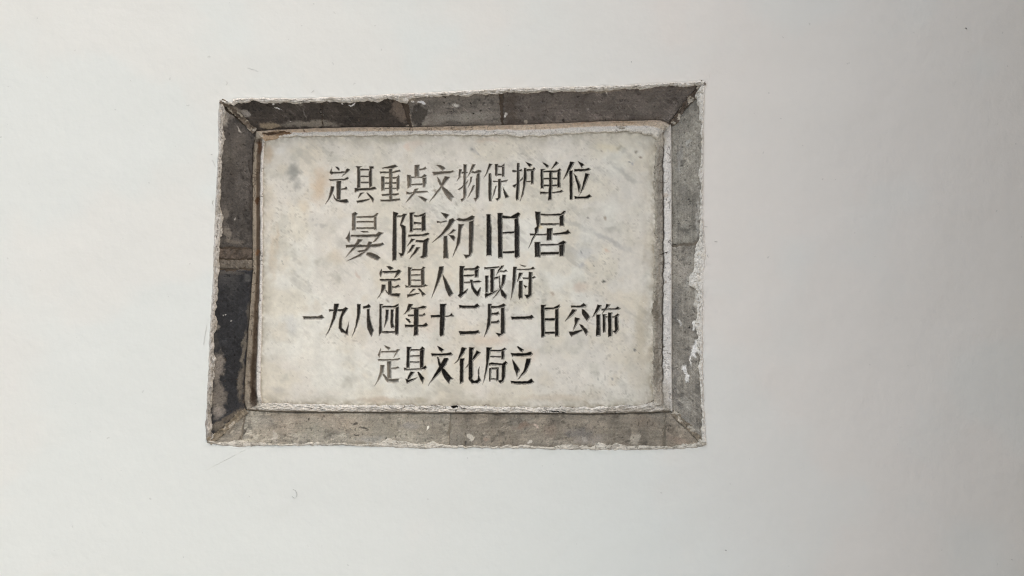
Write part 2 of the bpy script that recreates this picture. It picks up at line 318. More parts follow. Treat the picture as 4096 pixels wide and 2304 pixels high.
def brick_colour(side, px, py, base, seed):
    c = np.tile(lin(base), (px.size, 1))
    v = fbm(px, py, 60, seed, 6, .68); c = c*(0.45+1.10*v)[:, None]
    if side in ('left', 'right'): st = fbm(px*5, py*.35, 30, seed+3, 4, .6)
    else: st = fbm(px*.4, py*4, 30, seed+3, 4, .6)
    c = c*(0.70+.60*st)[:, None]
    # trowel and brush streaks of paler slurry, short and slanting
    a_ = (px*.75+py*.65) if side != 'bottom' else (px*.9-py*.3); b_ = (px*.65-py*.75) if side != 'bottom' else (px*.3+py*.9)
    sk = sstep(.60, .70, fbm(a_*.22, b_*1.3, 5, seed+21, 3, .6))*sstep(.48, .62, fbm(px, py, 55, seed+22, 3))
    c = mixc(c, c*1.7+.012, .55*sk)
    dk = sstep(.60, .74, fbm(px, py, 34, seed+23, 4, .62)); c = c*(1-.38*dk)[:, None]
    if side == 'bottom': c = mixc(c, c*np.array([1.04, .99, .94]), sstep(.4, .65, fbm(px, py, 110, seed+5, 3))*.6)
    c = blobs(px, py, c, BR_ST[side])
    return c*GAIN[side]
def scratch_h(side, px, py, seed):
    if side in ('left', 'right'): a, b = px*.6+py*.5, px*.5-py*.06
    else: a, b = px*.10+py*.2, py*.8+px*.3
    return fbm(a*2, b*.5, 4, seed, 2)
def build_brick(side, a0, a1, b0, b1, base, seed, name='brick', label=None, proud=0.0, rough=1.0, jag=6.0):
    E, I, T, ax = SIDES[side]
    nu = max(6, int(abs(a1-a0+b1-b0)/2/2.2)); nv = 56
    x, y, u, v = sheet(E, I, ax, a0, a1, b0, b1, nu, nv, .02, 1.0)
    # uneven ends
    e = (np.exp(-u*nu*2.2/16)-np.exp(-(1-u)*nu*2.2/16))*jag*(fbm(x*.3+seed, y+x*.0+v*100, 14, seed+7, 3)-.5)*2
    if ax == 0: x = x+e
    else: y = y+e
    L = abs(a1-a0)
    edge = np.minimum(np.minimum(u, 1-u)*L, np.minimum((v-.02)*400, (1-v)*140+3))
    chip = np.exp(-np.clip(edge, 0, None)/(3+5*fbm(x, y, 25, seed+9, 3)))
    d = D_IN*v-proud
    d = d+0.0026*chip-0.0034*rough*(fbm(x, y, 90, seed, 4)-.5)-0.0022*rough*(fbm(x, y, 14, seed+1, 4, .62)-.5)
    d = d-0.0011*rough*(scratch_h(side, x, y, seed+2)-.5)
    pits = sstep(.77, .83, fbm(x, y, 7, seed+4, 2, .4)); d = d+0.0013*pits
    c = brick_colour(side, x.ravel(), y.ravel(), base, seed)
    c = c*(1-.45*pits.ravel())[:, None]
    P = world(x, y, d).reshape(-1, 3); q = grid_quads(nu, nv)
    P, q, ring = add_skirt(P, q, nu, nv, .03); c = np.concatenate([c, c[ring]])
    o = mesh_obj(name, P, None, M_brick, col=c, quads=q); setparent(o, surround)
    if label: o['label'] = label
    return o
# recessed mortar bed behind the bricks, one piece a side (seen in the joints and the mitres)
for k, (side, (E, I, T, ax)) in enumerate(SIDES.items()):
    nu = int((E.hi-E.lo)/3); nv = 40
    x, y, u, v = sheet(E, I, ax, E.lo, E.hi, I.lo, I.hi, nu, nv)
    d = D_IN*v+.0024-0.0035*(fbm(x, y, 16, 200+k, 4, .6)-.5)
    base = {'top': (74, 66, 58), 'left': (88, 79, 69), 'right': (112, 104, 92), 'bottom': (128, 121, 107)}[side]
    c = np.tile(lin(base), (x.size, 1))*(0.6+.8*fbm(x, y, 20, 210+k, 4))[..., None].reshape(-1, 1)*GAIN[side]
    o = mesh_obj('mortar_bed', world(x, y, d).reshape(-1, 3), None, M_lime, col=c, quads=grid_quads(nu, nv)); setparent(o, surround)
# top, left to right
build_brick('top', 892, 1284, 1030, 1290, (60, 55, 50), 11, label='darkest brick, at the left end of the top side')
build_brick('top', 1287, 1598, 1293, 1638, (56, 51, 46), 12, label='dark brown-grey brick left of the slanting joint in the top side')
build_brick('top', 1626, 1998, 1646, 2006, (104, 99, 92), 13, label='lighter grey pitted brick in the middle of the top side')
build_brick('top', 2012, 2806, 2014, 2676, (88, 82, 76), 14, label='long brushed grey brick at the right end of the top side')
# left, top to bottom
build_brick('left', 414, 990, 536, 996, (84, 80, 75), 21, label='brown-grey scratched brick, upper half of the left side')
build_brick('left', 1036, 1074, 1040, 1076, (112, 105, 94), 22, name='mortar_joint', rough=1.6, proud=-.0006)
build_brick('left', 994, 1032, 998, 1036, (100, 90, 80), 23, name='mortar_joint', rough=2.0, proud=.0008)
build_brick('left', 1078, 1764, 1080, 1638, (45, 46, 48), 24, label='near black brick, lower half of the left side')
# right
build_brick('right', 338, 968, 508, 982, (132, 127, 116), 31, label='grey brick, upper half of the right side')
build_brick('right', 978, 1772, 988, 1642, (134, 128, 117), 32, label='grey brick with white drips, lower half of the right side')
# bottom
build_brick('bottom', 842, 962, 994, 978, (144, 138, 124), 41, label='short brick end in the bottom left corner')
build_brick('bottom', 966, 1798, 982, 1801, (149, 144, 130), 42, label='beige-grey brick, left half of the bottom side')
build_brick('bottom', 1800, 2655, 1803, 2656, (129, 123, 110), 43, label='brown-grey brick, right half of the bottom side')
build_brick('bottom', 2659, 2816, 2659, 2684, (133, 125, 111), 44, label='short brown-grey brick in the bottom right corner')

# lumpy mortar pressed into the four mitres
for k, (p0, p1, base, g_) in enumerate((((884, 402), (1022, 524), (112, 102, 90), 1.5), ((2816, 328), (2684, 497), (96, 86, 76), 1.5), ((834, 1768), (985, 1641), (140, 130, 112), 1.05), ((2820, 1776), (2690, 1648), (128, 118, 102), 1.2))):
    nu, nv = 100, 21
    t = np.linspace(0, 1, nu)[None, :]; q_ = np.linspace(-1, 1, nv)[:, None]
    L_ = math.hypot(p1[0]-p0[0], p1[1]-p0[1]); tx, ty = (p1[0]-p0[0])/L_, (p1[1]-p0[1])/L_
    wl = 4+20*fbm(t*L_, 0*t, 26, 700+k, 4, .65)**1.3; wr = 4+20*fbm(t*L_, 0*t, 26, 720+k, 4, .65)**1.3
    sft = 9*(fbm(t*L_, 0*t, 40, 740+k, 3)-.5)
    off = np.where(q_ < 0, q_*wl, q_*wr)
    x = p0[0]+tx*L_*t-ty*(off+sft); y = p0[1]+ty*L_*t+tx*(off+sft)
    d = D_IN*(t-abs(off+sft)*.70/130)-.0010*(1-q_**4)-.0050*(fbm(x, y, 9, 760+k, 4, .65)-.5)-.004*(fbm(x, y, 22, 770+k, 3)-.5)
    d = np.where(abs(q_) > .99, D_IN*t+.002, d)
    c = np.tile(lin(base), (x.size, 1))*(.35+1.3*fbm(x, y, 12, 780+k, 4, .65).ravel())[:, None]
    c = mixc(c, lin((196, 188, 172)), .7*sstep(.60, .68, fbm(x, y, 14, 790+k, 3)).ravel())
    o = mesh_obj('mitre_mortar', world(x, y, d).reshape(-1, 3), None, M_lime, col=cap(c*g_), quads=grid_quads(nu, nv)); setparent(o, surround)

# ------------------------------------------------------------------ torn lime rim lapping over the bricks
RIMW = {'top': ([878, 935, 1000, 1200, 1400, 1620, 1640, 1700, 2000, 2060, 2300, 2500, 2700, 2822], [20, 34, 24, 26, 20, 30, 22, 20, 17, 20, 22, 20, 24, 30]),
        'left': ([398, 430, 560, 600, 620, 760, 800, 860, 1000, 1200, 1300, 1420, 1450, 1560, 1650, 1772], [30, 46, 44, 32, 24, 26, 18, 36, 28, 22, 22, 24, 34, 30, 24, 34]),
        'right': ([322, 400, 560, 700, 900, 1000, 1080, 1180, 1260, 1310, 1390, 1440, 1500, 1650, 1700, 1780], [60, 24, 20, 20, 24, 34, 40, 50, 34, 34, 48, 26, 16, 20, 22, 40]),
        'bottom': ([828, 900, 990, 1040, 1120, 1330, 1420, 1500, 1700, 1800, 2000, 2200, 2400, 2560, 2700, 2826], [24, 22, 34, 20, 8, 16, 7, 26, 24, 10, 16, 9, 28, 24, 14, 38])}
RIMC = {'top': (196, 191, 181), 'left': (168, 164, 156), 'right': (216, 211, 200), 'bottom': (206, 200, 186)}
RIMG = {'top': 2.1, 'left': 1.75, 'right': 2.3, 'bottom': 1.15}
for k, (side, (E, I, T, ax)) in enumerate(SIDES.items()):
    nu = int((E.hi-E.lo)/1.8); nv = 20
    x, y, u, v = sheet(E, I, ax, E.lo, E.hi, I.lo, I.hi, nu, nv)
    s = E.lo+(E.hi-E.lo)*u
    W = np.interp(s, *RIMW[side])*(0.25+1.5*fbm(s, 0*s, 62, 300+k, 4, .55)**1.1)
    span = np.hypot(x[-1]-x[0], y[-1]-y[0])[None]
    V = v*W/span
    xa, ya = x[0][None], y[0][None]; xb, yb = x[-1][None], y[-1][None]
    x = xa*(1-V)+xb*V; y = ya*(1-V)+yb*V
    thick = .0034*np.sin(np.clip(v, 0, 1)*math.pi*.97+.09)**.6
    al = (x if ax == 0 else y); ac = (y if ax == 0 else x)
    n1 = fbm(al*.45, ac*1.6, 7, 310+k, 4, .65); n2 = fbm(al*.5, ac, 18, 320+k, 3)
    crack = 1-sstep(.0, .028, abs(fbm(al*.5, ac*1.3, 15, 330+k, 3)-.5))
    d = D_IN*V*{'top': .6, 'left': .8, 'right': .55, 'bottom': .8}[side]-thick*(v > 0)-(.0052*(n1-.5)+.004*(n2-.5)-.0026*crack)*sstep(.03, .4, v)*(v > 0)
    d = np.where(v >= .999, D_IN*V+.002, d); d = np.where(v <= 0, 0, d)
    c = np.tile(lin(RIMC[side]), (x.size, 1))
    c = c*(0.80+.4*fbm(x, y, 30, 340+k, 4).ravel())[:, None]
    c = mixc(c, lin((130, 121, 108)), .6*crack.ravel())
    c = mixc(c, lin((142, 135, 122)), .55*sstep(.54, .70, fbm(al, ac, 22, 350+k, 3)).ravel())
    if side == 'left': c = mixc(c, lin((120, 115, 107)), .7*sstep(1440, 1500, y).ravel()*sstep(.35, .6, fbm(x, y, 20, 361, 3)).ravel())
    if side == 'top': c = blobs(x.ravel(), y.ravel(), c, [(915, 403, 14, 5, -25, (40, 36, 32), .9, .4), (1640, 383, 16, 10, 0, (205, 196, 186), .9, .4), (1763, 377, 6, 3, 0, (20, 16, 14), 1, .3), (1210, 400, 20, 3, -5, (60, 54, 48), .8, .4)])
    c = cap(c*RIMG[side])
    P = world(x, y, d).reshape(-1, 3)
    o = mesh_obj('plaster_edge', P, None, M_lime, col=c, quads=grid_quads(nu, nv)); setparent(o, surround)

# ------------------------------------------------------------------ mortar fillet between bricks and tablet
def prof(v, pts): return np.interp(v, [p[0] for p in pts], [p[1] for p in pts])
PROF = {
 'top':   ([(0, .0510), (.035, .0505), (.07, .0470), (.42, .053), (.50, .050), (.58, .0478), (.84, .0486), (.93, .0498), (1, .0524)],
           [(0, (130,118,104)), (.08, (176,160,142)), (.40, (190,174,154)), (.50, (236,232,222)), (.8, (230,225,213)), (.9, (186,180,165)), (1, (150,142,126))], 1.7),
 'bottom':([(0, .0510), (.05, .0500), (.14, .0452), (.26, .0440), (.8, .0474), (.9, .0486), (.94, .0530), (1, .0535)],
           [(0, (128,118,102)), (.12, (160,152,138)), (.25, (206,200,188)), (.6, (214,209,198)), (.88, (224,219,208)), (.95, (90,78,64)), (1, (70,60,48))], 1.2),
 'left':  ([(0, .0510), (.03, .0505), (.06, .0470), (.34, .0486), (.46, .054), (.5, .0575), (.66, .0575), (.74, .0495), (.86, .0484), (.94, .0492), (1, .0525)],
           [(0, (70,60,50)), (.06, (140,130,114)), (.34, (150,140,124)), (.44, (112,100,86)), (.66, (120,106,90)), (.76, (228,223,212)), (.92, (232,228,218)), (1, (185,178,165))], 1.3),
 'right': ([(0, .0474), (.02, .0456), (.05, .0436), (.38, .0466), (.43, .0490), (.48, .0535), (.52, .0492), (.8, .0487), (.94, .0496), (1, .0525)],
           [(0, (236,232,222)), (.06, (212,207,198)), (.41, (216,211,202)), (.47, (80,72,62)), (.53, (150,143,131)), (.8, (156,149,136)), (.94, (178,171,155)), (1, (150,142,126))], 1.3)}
FIL_ST = {'top': [(1078, 552, 46, 26, -20, (160, 140, 116), 1, .15), (1135, 535, 34, 8, -3, (116, 94, 72), 1, .2), (1075, 532, 26, 7, 5, (58, 46, 36), .9, .4), (1110, 530, 40, 4, 0, (72, 58, 46), .7, .4),
                  (1210,532,6,4,0,(110,80,66),.6,.4), (1460,538,2,7,0,(120,98,76),.8,.3), (1640,520,2,12,5,(70,54,42),.8,.3), (1722,518,2,9,0,(80,64,50),.8,.3), (2030,505,14,8,0,(180,160,140),.6,.5), (2340,492,50,5,-3,(158,134,112),.7,.5), (2500,488,60,6,0,(156,134,112),.7,.5), (2484,513,16,7,0,(120,112,96),.8,.4), (2100,508,60,5,0,(205,192,172),.6,.5)],
          'left': [(1030,805,8,16,0,(92,66,44),.8,.3), (1033,1010,8,14,0,(130,96,66),.7,.4), (1020,1300,12,120,0,(82,68,54),.5,.7), (1012,1500,14,120,0,(60,48,38),.7,.6), (1010,1590,18,50,0,(48,36,28),.8,.5), (1040,590,10,30,0,(110,82,60),.8,.5), (1030,560,14,14,0,(60,46,34),.7,.5), (1008,620,7,60,3,(50,42,34),.6,.5)],
          'right': [(2660,780,14,10,0,(180,165,148),.6,.5), (2655,1010,18,3,-15,(60,52,42),.9,.3), (2650,1570,40,60,0,(172,164,150),.7,.5), (2625,1240,14,60,0,(118,110,96),.8,.5), (2612,1230,8,30,0,(96,88,74),.7,.5), (2625,1450,16,110,0,(128,121,108),.8,.5), (2640,560,40,30,0,(190,182,166),.6,.5), (2660,1130,5,4,0,(120,96,72),.6,.4)],
          'bottom': [(1080,1630,50,14,0,(216,210,196),.8,.5), (1560,1640,150,4,0,(140,132,120),.6,.6), (1815,1628,14,6,15,(22,17,14),1,.3), (1850,1636,18,3,3,(40,33,28),.9,.3), (1720,1645,90,3,0,(205,198,184),.7,.4), (2225,1649,36,2.5,0,(15,12,10),1,.3), (2300,1640,60,10,0,(178,171,156),.5,.6), (2500,1640,120,14,0,(162,154,140),.8,.5), (1010,1645,40,10,10,(130,104,82),.7,.5)]}
for k, (side, (E, I, T, ax)) in enumerate(SIDES.items()):
    nu = int((I.hi-I.lo)/1.8); nv = 46
    x, y, u, v = sheet(I, T, ax, I.lo, I.hi, T.lo, T.hi, nu, nv, -.12, 1.0)
    al = (x if ax == 0 else y); ac = (y if ax == 0 else x)
    # wobble the profile along its length so no line runs ruler-straight
    vw = v+.10*(fbm(al, 0*al+3, 60, 400+k, 4, .6)-.5)*np.sin(np.clip(v, 0, 1)*math.pi)
    d = prof(vw, PROF[side][0])
    ra = {'top': .55, 'left': .5, 'right': 1.0, 'bottom': 1.9}[side]
    rough_v = prof(v, {'top': [(0, .4), (.5, .6), (1, 1.2)], 'left': [(0, .6), (.6, 1.1), (1, .6)], 'right': [(0, .2), (.42, .3), (.5, 1.6), (1, 1.2)], 'bottom': [(0, .6), (.3, 1.2), (1, 1)]}[side])
    d = d-(.0046*(fbm(al*.5, ac*1.2, 9, 410+k, 4, .6)-.5)+.0022*(fbm(al*.5, ac, 24, 420+k, 3)-.5))*ra*rough_v
    crack = (1-sstep(0, .02, abs(fbm(al*.7, ac*.9, 26, 430+k, 3)-.5)))*(fbm(al, ac, 80, 440+k, 2) > .45)
    d = d+.0016*crack
    cw = (np.exp(-np.minimum(u, 1-u)*(I.hi-I.lo)/34)*sstep(0, .15, v)*(1-sstep(.9, 1, v)))
    d = d*(1-.85*cw)+.85*cw*(.0478-.0075*(fbm(x, y, 16, 470, 4, .6)-.45))
    d = np.where(v < 0, D_IN+.0035, d)
    vv = vw.ravel(); P_ = PROF[side][1]
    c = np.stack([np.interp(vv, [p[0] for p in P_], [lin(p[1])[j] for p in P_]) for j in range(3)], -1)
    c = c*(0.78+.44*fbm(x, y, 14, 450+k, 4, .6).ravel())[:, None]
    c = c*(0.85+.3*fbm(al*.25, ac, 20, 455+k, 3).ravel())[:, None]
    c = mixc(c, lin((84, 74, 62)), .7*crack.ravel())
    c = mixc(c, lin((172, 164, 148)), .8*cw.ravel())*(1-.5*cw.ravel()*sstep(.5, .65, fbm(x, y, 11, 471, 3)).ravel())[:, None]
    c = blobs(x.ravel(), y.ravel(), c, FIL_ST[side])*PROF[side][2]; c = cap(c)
    if side == 'top':
        ch = 1-sstep(.6, 1.2, np.sqrt(((x-1085)/52)**2+((y-548)/24)**2)); d = d+.003*ch*fbm(x, y, 12, 77, 3)
    o = mesh_obj('mortar_fillet', world(x, y, d).reshape(-1, 3), None, M_lime, col=c, quads=grid_quads(nu, nv)); setparent(o, surround)

# ------------------------------------------------------------------ the engraved text: outlines of the chisel cuts
# crop windows of the photograph in which each character was traced: x, y, scale
W_ = {'A': (1290, 640, 8.05), 'B': (1500, 640, 8.05), 'C': (1710, 640, 8.05), 'D': (1920, 640, 8.05), 'E': (2130, 640, 8.05),
      'F': (1370, 840, 6.585), 'G': (1700, 840, 6.585), 'H': (1980, 840, 6.585),
      'I': (1500, 1050, 9.058), 'J': (1700, 1050, 9.058), 'K': (1910, 1050, 9.058),
      'L': (1200, 1195, 8.523), 'M': (1490, 1195, 8.523), 'N': (1770, 1195, 8.523), 'O': (2030, 1195, 8.522), 'P': (2240, 1195, 8.523),
      'Q': (1490, 1370, 7.628), 'R': (1700, 1370, 7.628), 'S': (1900, 1370, 7.628)}
# character, row, window, paint left (0..1), strokes
T_ = [
('定', 1, 'A', .62, '400 210 480 225 560 285 525 360 450 280;285 270 300 370 350 385 580 380 640 365 720 375 760 300 800 275 870 300 885 330 830 385 740 450 640 530 615 535 680 455 720 425 600 440 350 450 280 480 240 430 220 400 250 330;200 600 260 620 520 610 700 605 760 560 820 545 850 590 790 640 700 660 560 665 240 680;445 680 600 670 600 900 580 1300 450 1290;570 935 640 910 720 900 740 865 790 870 800 930 760 970 600 970;265 840 385 850 370 960 320 1090 240 1240 150 1370 85 1425 170 1280 225 1100;330 1080 400 1200 460 1265 560 1290 790 1260 840 1330 830 1390 700 1400 520 1370 420 1320 350 1200'),
('县', 1, 'A', .66, '1070 205 1270 205 1215 260 1225 900 1110 930 1115 270;1200 280 1500 290 1520 340 1200 350;1500 210 1650 205 1660 270 1600 300 1605 850 1500 920 1480 400 1520 330;1220 505 1500 510 1500 560 1220 560;1220 700 1500 700 1500 760 1220 750;1030 905 1180 910 1540 900 1620 870 1700 870 1750 940 1600 980 1180 1000 1040 1060;1200 1060 1340 1050 1270 1110 1140 1240 1150 1190;1090 1320 1540 1240 1500 1290 1280 1370 1130 1400;1410 1050 1470 1055 1600 1190 1660 1270 1630 1390 1580 1300 1480 1160'),
('重', 1, 'B', .45, '210 255 400 210 650 145 740 215 570 290 240 280;145 375 430 370 560 370 800 315 830 390 560 430 160 440;450 290 560 260 560 1330 470 1320 450 1100;195 530 310 530 310 980 200 1010;290 560 700 540 770 480 780 560 640 620 300 600;690 560 790 520 790 940 720 990 690 960;300 730 700 710 700 780 300 780;300 900 700 890 700 940 300 950;205 1100 760 1070 780 1130 600 1160 230 1170;170 1280 300 1285 800 1240 820 1310 500 1350 190 1350'),
('点', 1, 'B', .3, '1270 160 1440 155 1420 300 1430 560 1280 560;1400 290 1550 270 1620 220 1670 280 1600 330 1420 340;1025 475 1150 485 1180 560 1170 870 1050 920;1110 530 1500 540 1590 460 1670 500 1640 560 1500 590 1120 590;1520 560 1660 560 1660 740 1610 890 1540 890;1160 770 1540 750 1540 820 1160 820;990 1020 1130 1050 1220 1040 1280 930 1400 920 1350 1000 1680 990 1720 1040 1400 1080 1280 1100 1120 1280 990 1380 1100 1200 1200 1090 1020 1120;1380 1160 1500 1175 1690 1270 1620 1370 1520 1290'),
('文', 1, 'C', .28, '285 165 430 165 590 265 490 360 400 270;155 385 780 350 820 330 850 390 700 440 200 510;560 520 730 550 640 680 480 880 300 1120 130 1300 50 1370 130 1250 260 1050 420 850 480 680;305 530 400 640 520 860 750 1060 870 1210 790 1250 770 1350 690 1290 540 1080 420 850 330 690'),
('物', 1, 'C', .48, '1010 290 1110 300 1080 420 1050 570 940 700 1000 550;1100 380 1300 390 1260 440 1100 450;1155 140 1270 140 1250 400 1245 700 1250 1150 1220 1240 1100 1370 1070 1260 1150 1230 1155 700;970 960 1150 810 1310 660 1270 760 1180 850 1030 980;1430 140 1550 145 1480 300 1380 440 1270 560 1350 400;1450 350 1530 380 1640 310 1730 340 1740 380 1690 430 1590 440 1400 430;1600 420 1680 420 1700 600 1670 1200 1550 1350 1480 1230 1550 1220 1560 600;1380 540 1450 540 1420 700 1290 910 1360 720;1460 820 1530 820 1480 960 1380 1110 1280 1250 1370 1040'),
('保', 1, 'D', .75, '290 110 400 130 350 220 250 400 110 600 190 430 250 260;275 430 360 430 385 700 370 1280 390 1350 280 1320 265 900;480 125 590 130 560 500 520 530 480 500;560 180 700 190 780 120 790 200 700 240 560 240;700 230 790 200 790 540 710 540;560 440 710 440 710 500 560 500;420 670 600 680 840 650 900 640 840 710 700 720 430 715;580 620 670 610 690 750 670 1230 560 1330 500 1240 580 1220;500 840 540 830 480 1050 390 1260 440 1000;730 850 830 1020 940 1190 870 1230 820 1240 760 1050'),
('护', 1, 'D', .9, '1190 105 1275 100 1270 400 1280 700 1250 1260 1170 1320 1150 1200 1180 700;1040 320 1200 340 1350 290 1370 370 1200 380 1050 400;1040 830 1200 740 1390 540 1370 620 1250 740 1110 900;1455 60 1600 110 1690 155 1600 240 1540 170;1415 250 1500 255 1510 600 1450 900 1390 1150 1290 1330 1340 1130 1390 850;1490 290 1690 290 1740 230 1785 280 1730 350 1500 370;1640 340 1740 330 1730 780 1640 780;1480 680 1650 670 1650 720 1480 720'),
('单', 1, 'E', .95, '310 65 420 110 530 190 480 270 410 190;760 35 850 100 720 210 590 300 680 160;255 290 410 290 350 340 360 920 265 930;340 350 800 330 880 260 940 320 880 380 600 410 350 400;800 340 905 330 905 880 800 910;540 370 640 370 640 900 620 1300 500 1300 530 800;350 575 820 570 820 630 350 640;350 795 820 790 820 850 350 860;235 1020 600 1040 870 1000 940 960 990 1020 900 1060 500 1090 250 1110'),
('位', 1, 'E', 1, '1215 50 1350 60 1280 230 1100 520 990 640 1070 430;1185 340 1305 330 1300 1280 1200 1290;1450 35 1600 100 1680 160 1580 270 1540 170;1340 290 1700 290 1810 250 1890 300 1780 360 1350 380;1330 440 1430 520 1570 870 1490 1080 1450 850;1700 430 1840 450 1760 640 1640 950 1510 1140 1600 850;1345 1150 1450 1180 1720 1170 1830 1100 1910 1180 1800 1250 1360 1265'),
('晏', 2, 'F', .38, '245 100 330 50 400 105 350 160 350 540 250 540;360 170 820 150 900 80 950 90 900 180 800 215 370 215;820 180 900 180 900 530 830 530;370 290 830 285 830 340 370 340;360 460 830 450 830 510 360 510;450 550 650 555 700 590 560 610;180 545 205 700 205 790 185 870 80 755 140 660;210 655 600 650 880 640 950 580 1090 600 1000 690 880 830 780 860 900 720 600 730 230 715;400 765 530 780 440 900 300 1060 80 1250 240 1020 360 850;80 920 360 910 650 920 780 900 1000 880 1050 860 1100 910 980 980 660 1000 100 1000;690 825 780 850 740 1000 600 1130 450 1240 100 1350 350 1210 560 1100 640 930;380 1080 560 1050 650 1010 600 1110 450 1130;640 1120 760 1120 920 1190 1010 1270 920 1340 760 1280 620 1190'),
('陽', 2, 'F', .8, '1330 40 1480 85 1430 200 1430 1250 1420 1330 1310 1350 1310 1000 1330 100;1430 150 1560 140 1610 100 1700 105 1640 200 1560 190 1430 200;1590 100 1690 110 1640 230 1560 380 1660 430 1680 600 1660 1100 1610 1210 1540 1250 1470 1130 1560 1140 1560 500 1510 400 1520 350;1765 65 1910 65 1860 120 1860 590 1770 590;1870 130 2000 140 2180 70 2190 110 2140 180 1900 190;2080 170 2190 120 2200 560 2080 570;1870 310 2090 330 2090 380 1870 380;1860 485 2100 485 2100 540 1860 530;1720 650 2100 640 2240 600 2290 610 2280 660 2200 690 1740 715;1810 750 1920 770 1800 870 1690 970 1750 860;1930 790 2120 800 2240 740 2290 760 2260 850 2230 1240 2120 1290 2020 1240 2100 1200 2120 880 1920 850;1830 920 1920 920 1820 1080 1700 1160 1760 1040;1940 990 2050 980 1930 1150 1760 1290 1870 1110'),
('初', 2, 'G', .62, '410 55 560 100 650 130 560 240 500 170;310 290 420 310 560 275 600 300 400 350 320 350;640 240 740 220 800 280 640 510 400 730 180 865 400 650 600 380;490 690 590 680 620 1290 480 1290;740 510 820 530 720 610 600 660;620 660 760 670 800 720 770 830 700 760;820 240 900 215 1000 235 1100 215 1180 175 1240 140 1310 170 1290 260 1200 300 900 310 840 270;1160 320 1290 260 1290 500 1260 1100 1210 1220 1080 1290 1010 1170 1150 1180;880 375 1030 375 970 500 930 870 720 1250 820 940 870 600'),
('旧', 2, 'H', .95, '-224 110 -114 110 -84 500 -84 1210 -224 1210;65 80 200 75 200 1270 80 1275;180 140 420 170 610 60 670 110 600 240 180 230;510 230 620 180 650 500 650 1230 570 1280 515 1240;190 580 530 560 530 620 190 640;190 1090 530 1075 530 1150 190 1150'),
('居', 2, 'H', .9, '1050 40 1200 45 1200 330 1130 600 1020 760 880 1010 960 780 1050 600 1040 480 1100 430 1080 300;1190 95 1400 110 1740 90 1810 20 1870 30 1820 120 1720 160 1300 160 1190 140;1700 150 1820 120 1830 430 1700 430;1200 350 1700 350 1720 390 1500 410 1200 400;910 620 1300 630 1400 610 1400 670 1100 675 930 680;1500 620 1700 600 1870 560 1920 510 2000 610 1930 650 1550 670;1365 480 1520 480 1500 810 1360 810;1040 840 1200 840 1200 1250 1050 1250;1190 900 1640 890 1800 800 1880 850 1820 930 1680 930 1200 960;1690 930 1840 880 1820 1230 1700 1230;1190 1110 1700 1100 1700 1180 1200 1200'),
('定', 3, 'I', .7, '395 125 560 140 680 205 560 300 480 220;240 230 260 380 205 555 145 420 190 300;260 310 700 300 790 290 840 255 960 310 880 440 720 565 690 550 760 400 700 390 350 410 260 370;170 600 780 595 870 555 930 600 900 650 780 675 250 690 170 660;470 670 610 640 620 1180 470 1180;600 860 700 870 850 800 910 880 760 935 600 940;240 800 380 805 380 950 260 1110 160 1240 65 1330 200 1120;340 960 400 1000 500 1130 800 1120 920 1120 900 1220 860 1275 640 1240 480 1180 400 1060'),
('县', 3, 'I', .6, '1190 155 1350 185 1300 280 1310 860 1190 880;1340 235 1660 240 1740 150 1820 180 1790 240 1700 300 1300 310;1650 260 1790 240 1800 840 1670 860;1300 430 1660 430 1660 490 1300 490;1300 620 1670 620 1670 680 1310 680;1095 820 1240 880 1300 830 1700 830 1820 790 1910 830 1800 910 1300 920 1110 920;1370 950 1480 960 1320 1100 1230 1160 1300 1030;1160 1170 1500 1110 1640 1100 1500 1180 1300 1250 1170 1280;1530 950 1620 940 1800 1120 1850 1160 1720 1240 1660 1100'),
('人', 3, 'J', .75, '510 150 680 140 650 380 600 500 500 750 350 1060 230 1290 300 1060 430 600 480 300;620 400 760 600 900 870 1030 1130 900 1260 830 1180 720 900'),
('民', 3, 'J', .9, '1250 130 1450 120 1400 300 1410 980 1400 1060 1540 950 1560 960 1500 1110 1280 1300 1180 1190 1240 1130;1400 210 1780 200 1900 110 1990 170 1900 290 1400 290;1790 270 1950 250 1930 550 1800 550;1390 450 1790 430 1800 490 1550 530 1380 520;1400 700 1660 690 1960 640 2050 700 1960 740 1700 760 1400 750;1630 620 1730 620 1760 850 1890 1040 2000 890 2025 920 1990 1170 1930 1250 1800 1140 1680 950'),
('政', 3, 'K', .9, '235 165 450 175 700 140 780 130 800 190 600 230 250 260;460 230 610 230 600 1100 470 1110;590 540 760 500 770 590 590 620;275 480 400 470 390 1100 290 1110;245 1160 300 1100 400 1120 750 990 600 1130 290 1300;860 110 970 110 850 280 670 470 760 260;820 290 950 300 1030 250 1100 330 960 370 800 350;900 450 1040 450 1000 750 870 960 700 1180 530 1340 700 1100 850 900;770 500 810 470 830 800 900 980 1070 1200 1030 1350 880 1220 790 900 770 620'),
('府', 3, 'K', .85, '1520 70 1640 100 1780 130 1690 165 1600 130;1400 230 1700 235 1920 210 2020 145 2090 230 2010 275 1700 290 1400 270;1290 155 1430 155 1410 400 1390 700 1290 1080 1200 1420 1240 1050 1270 500;1500 370 1660 370 1560 560 1420 720 1480 500;1500 660 1640 660 1640 1290 1520 1340 1480 1270;1630 540 1880 550 2000 520 2060 490 2120 550 2050 600 1660 620;1850 340 1990 360 1980 1180 1900 1280 1790 1330 1700 1170 1840 1160;1660 800 1810 870 1740 960'),
('一', 4, 'L', .45, '85 600 600 600 740 550 830 645 740 710 120 710'),
('九', 4, 'L', .9, '1160 170 1330 170 1290 400 1200 700 1040 1020 850 1340 1000 980 1100 650 1140 350;975 350 1130 370 1450 350 1560 280 1640 330 1480 590 1440 700 1430 1000 1550 1110 1670 780 1650 1000 1640 1270 1400 1150 1310 1000 1330 700 1420 450 1200 430 990 450'),
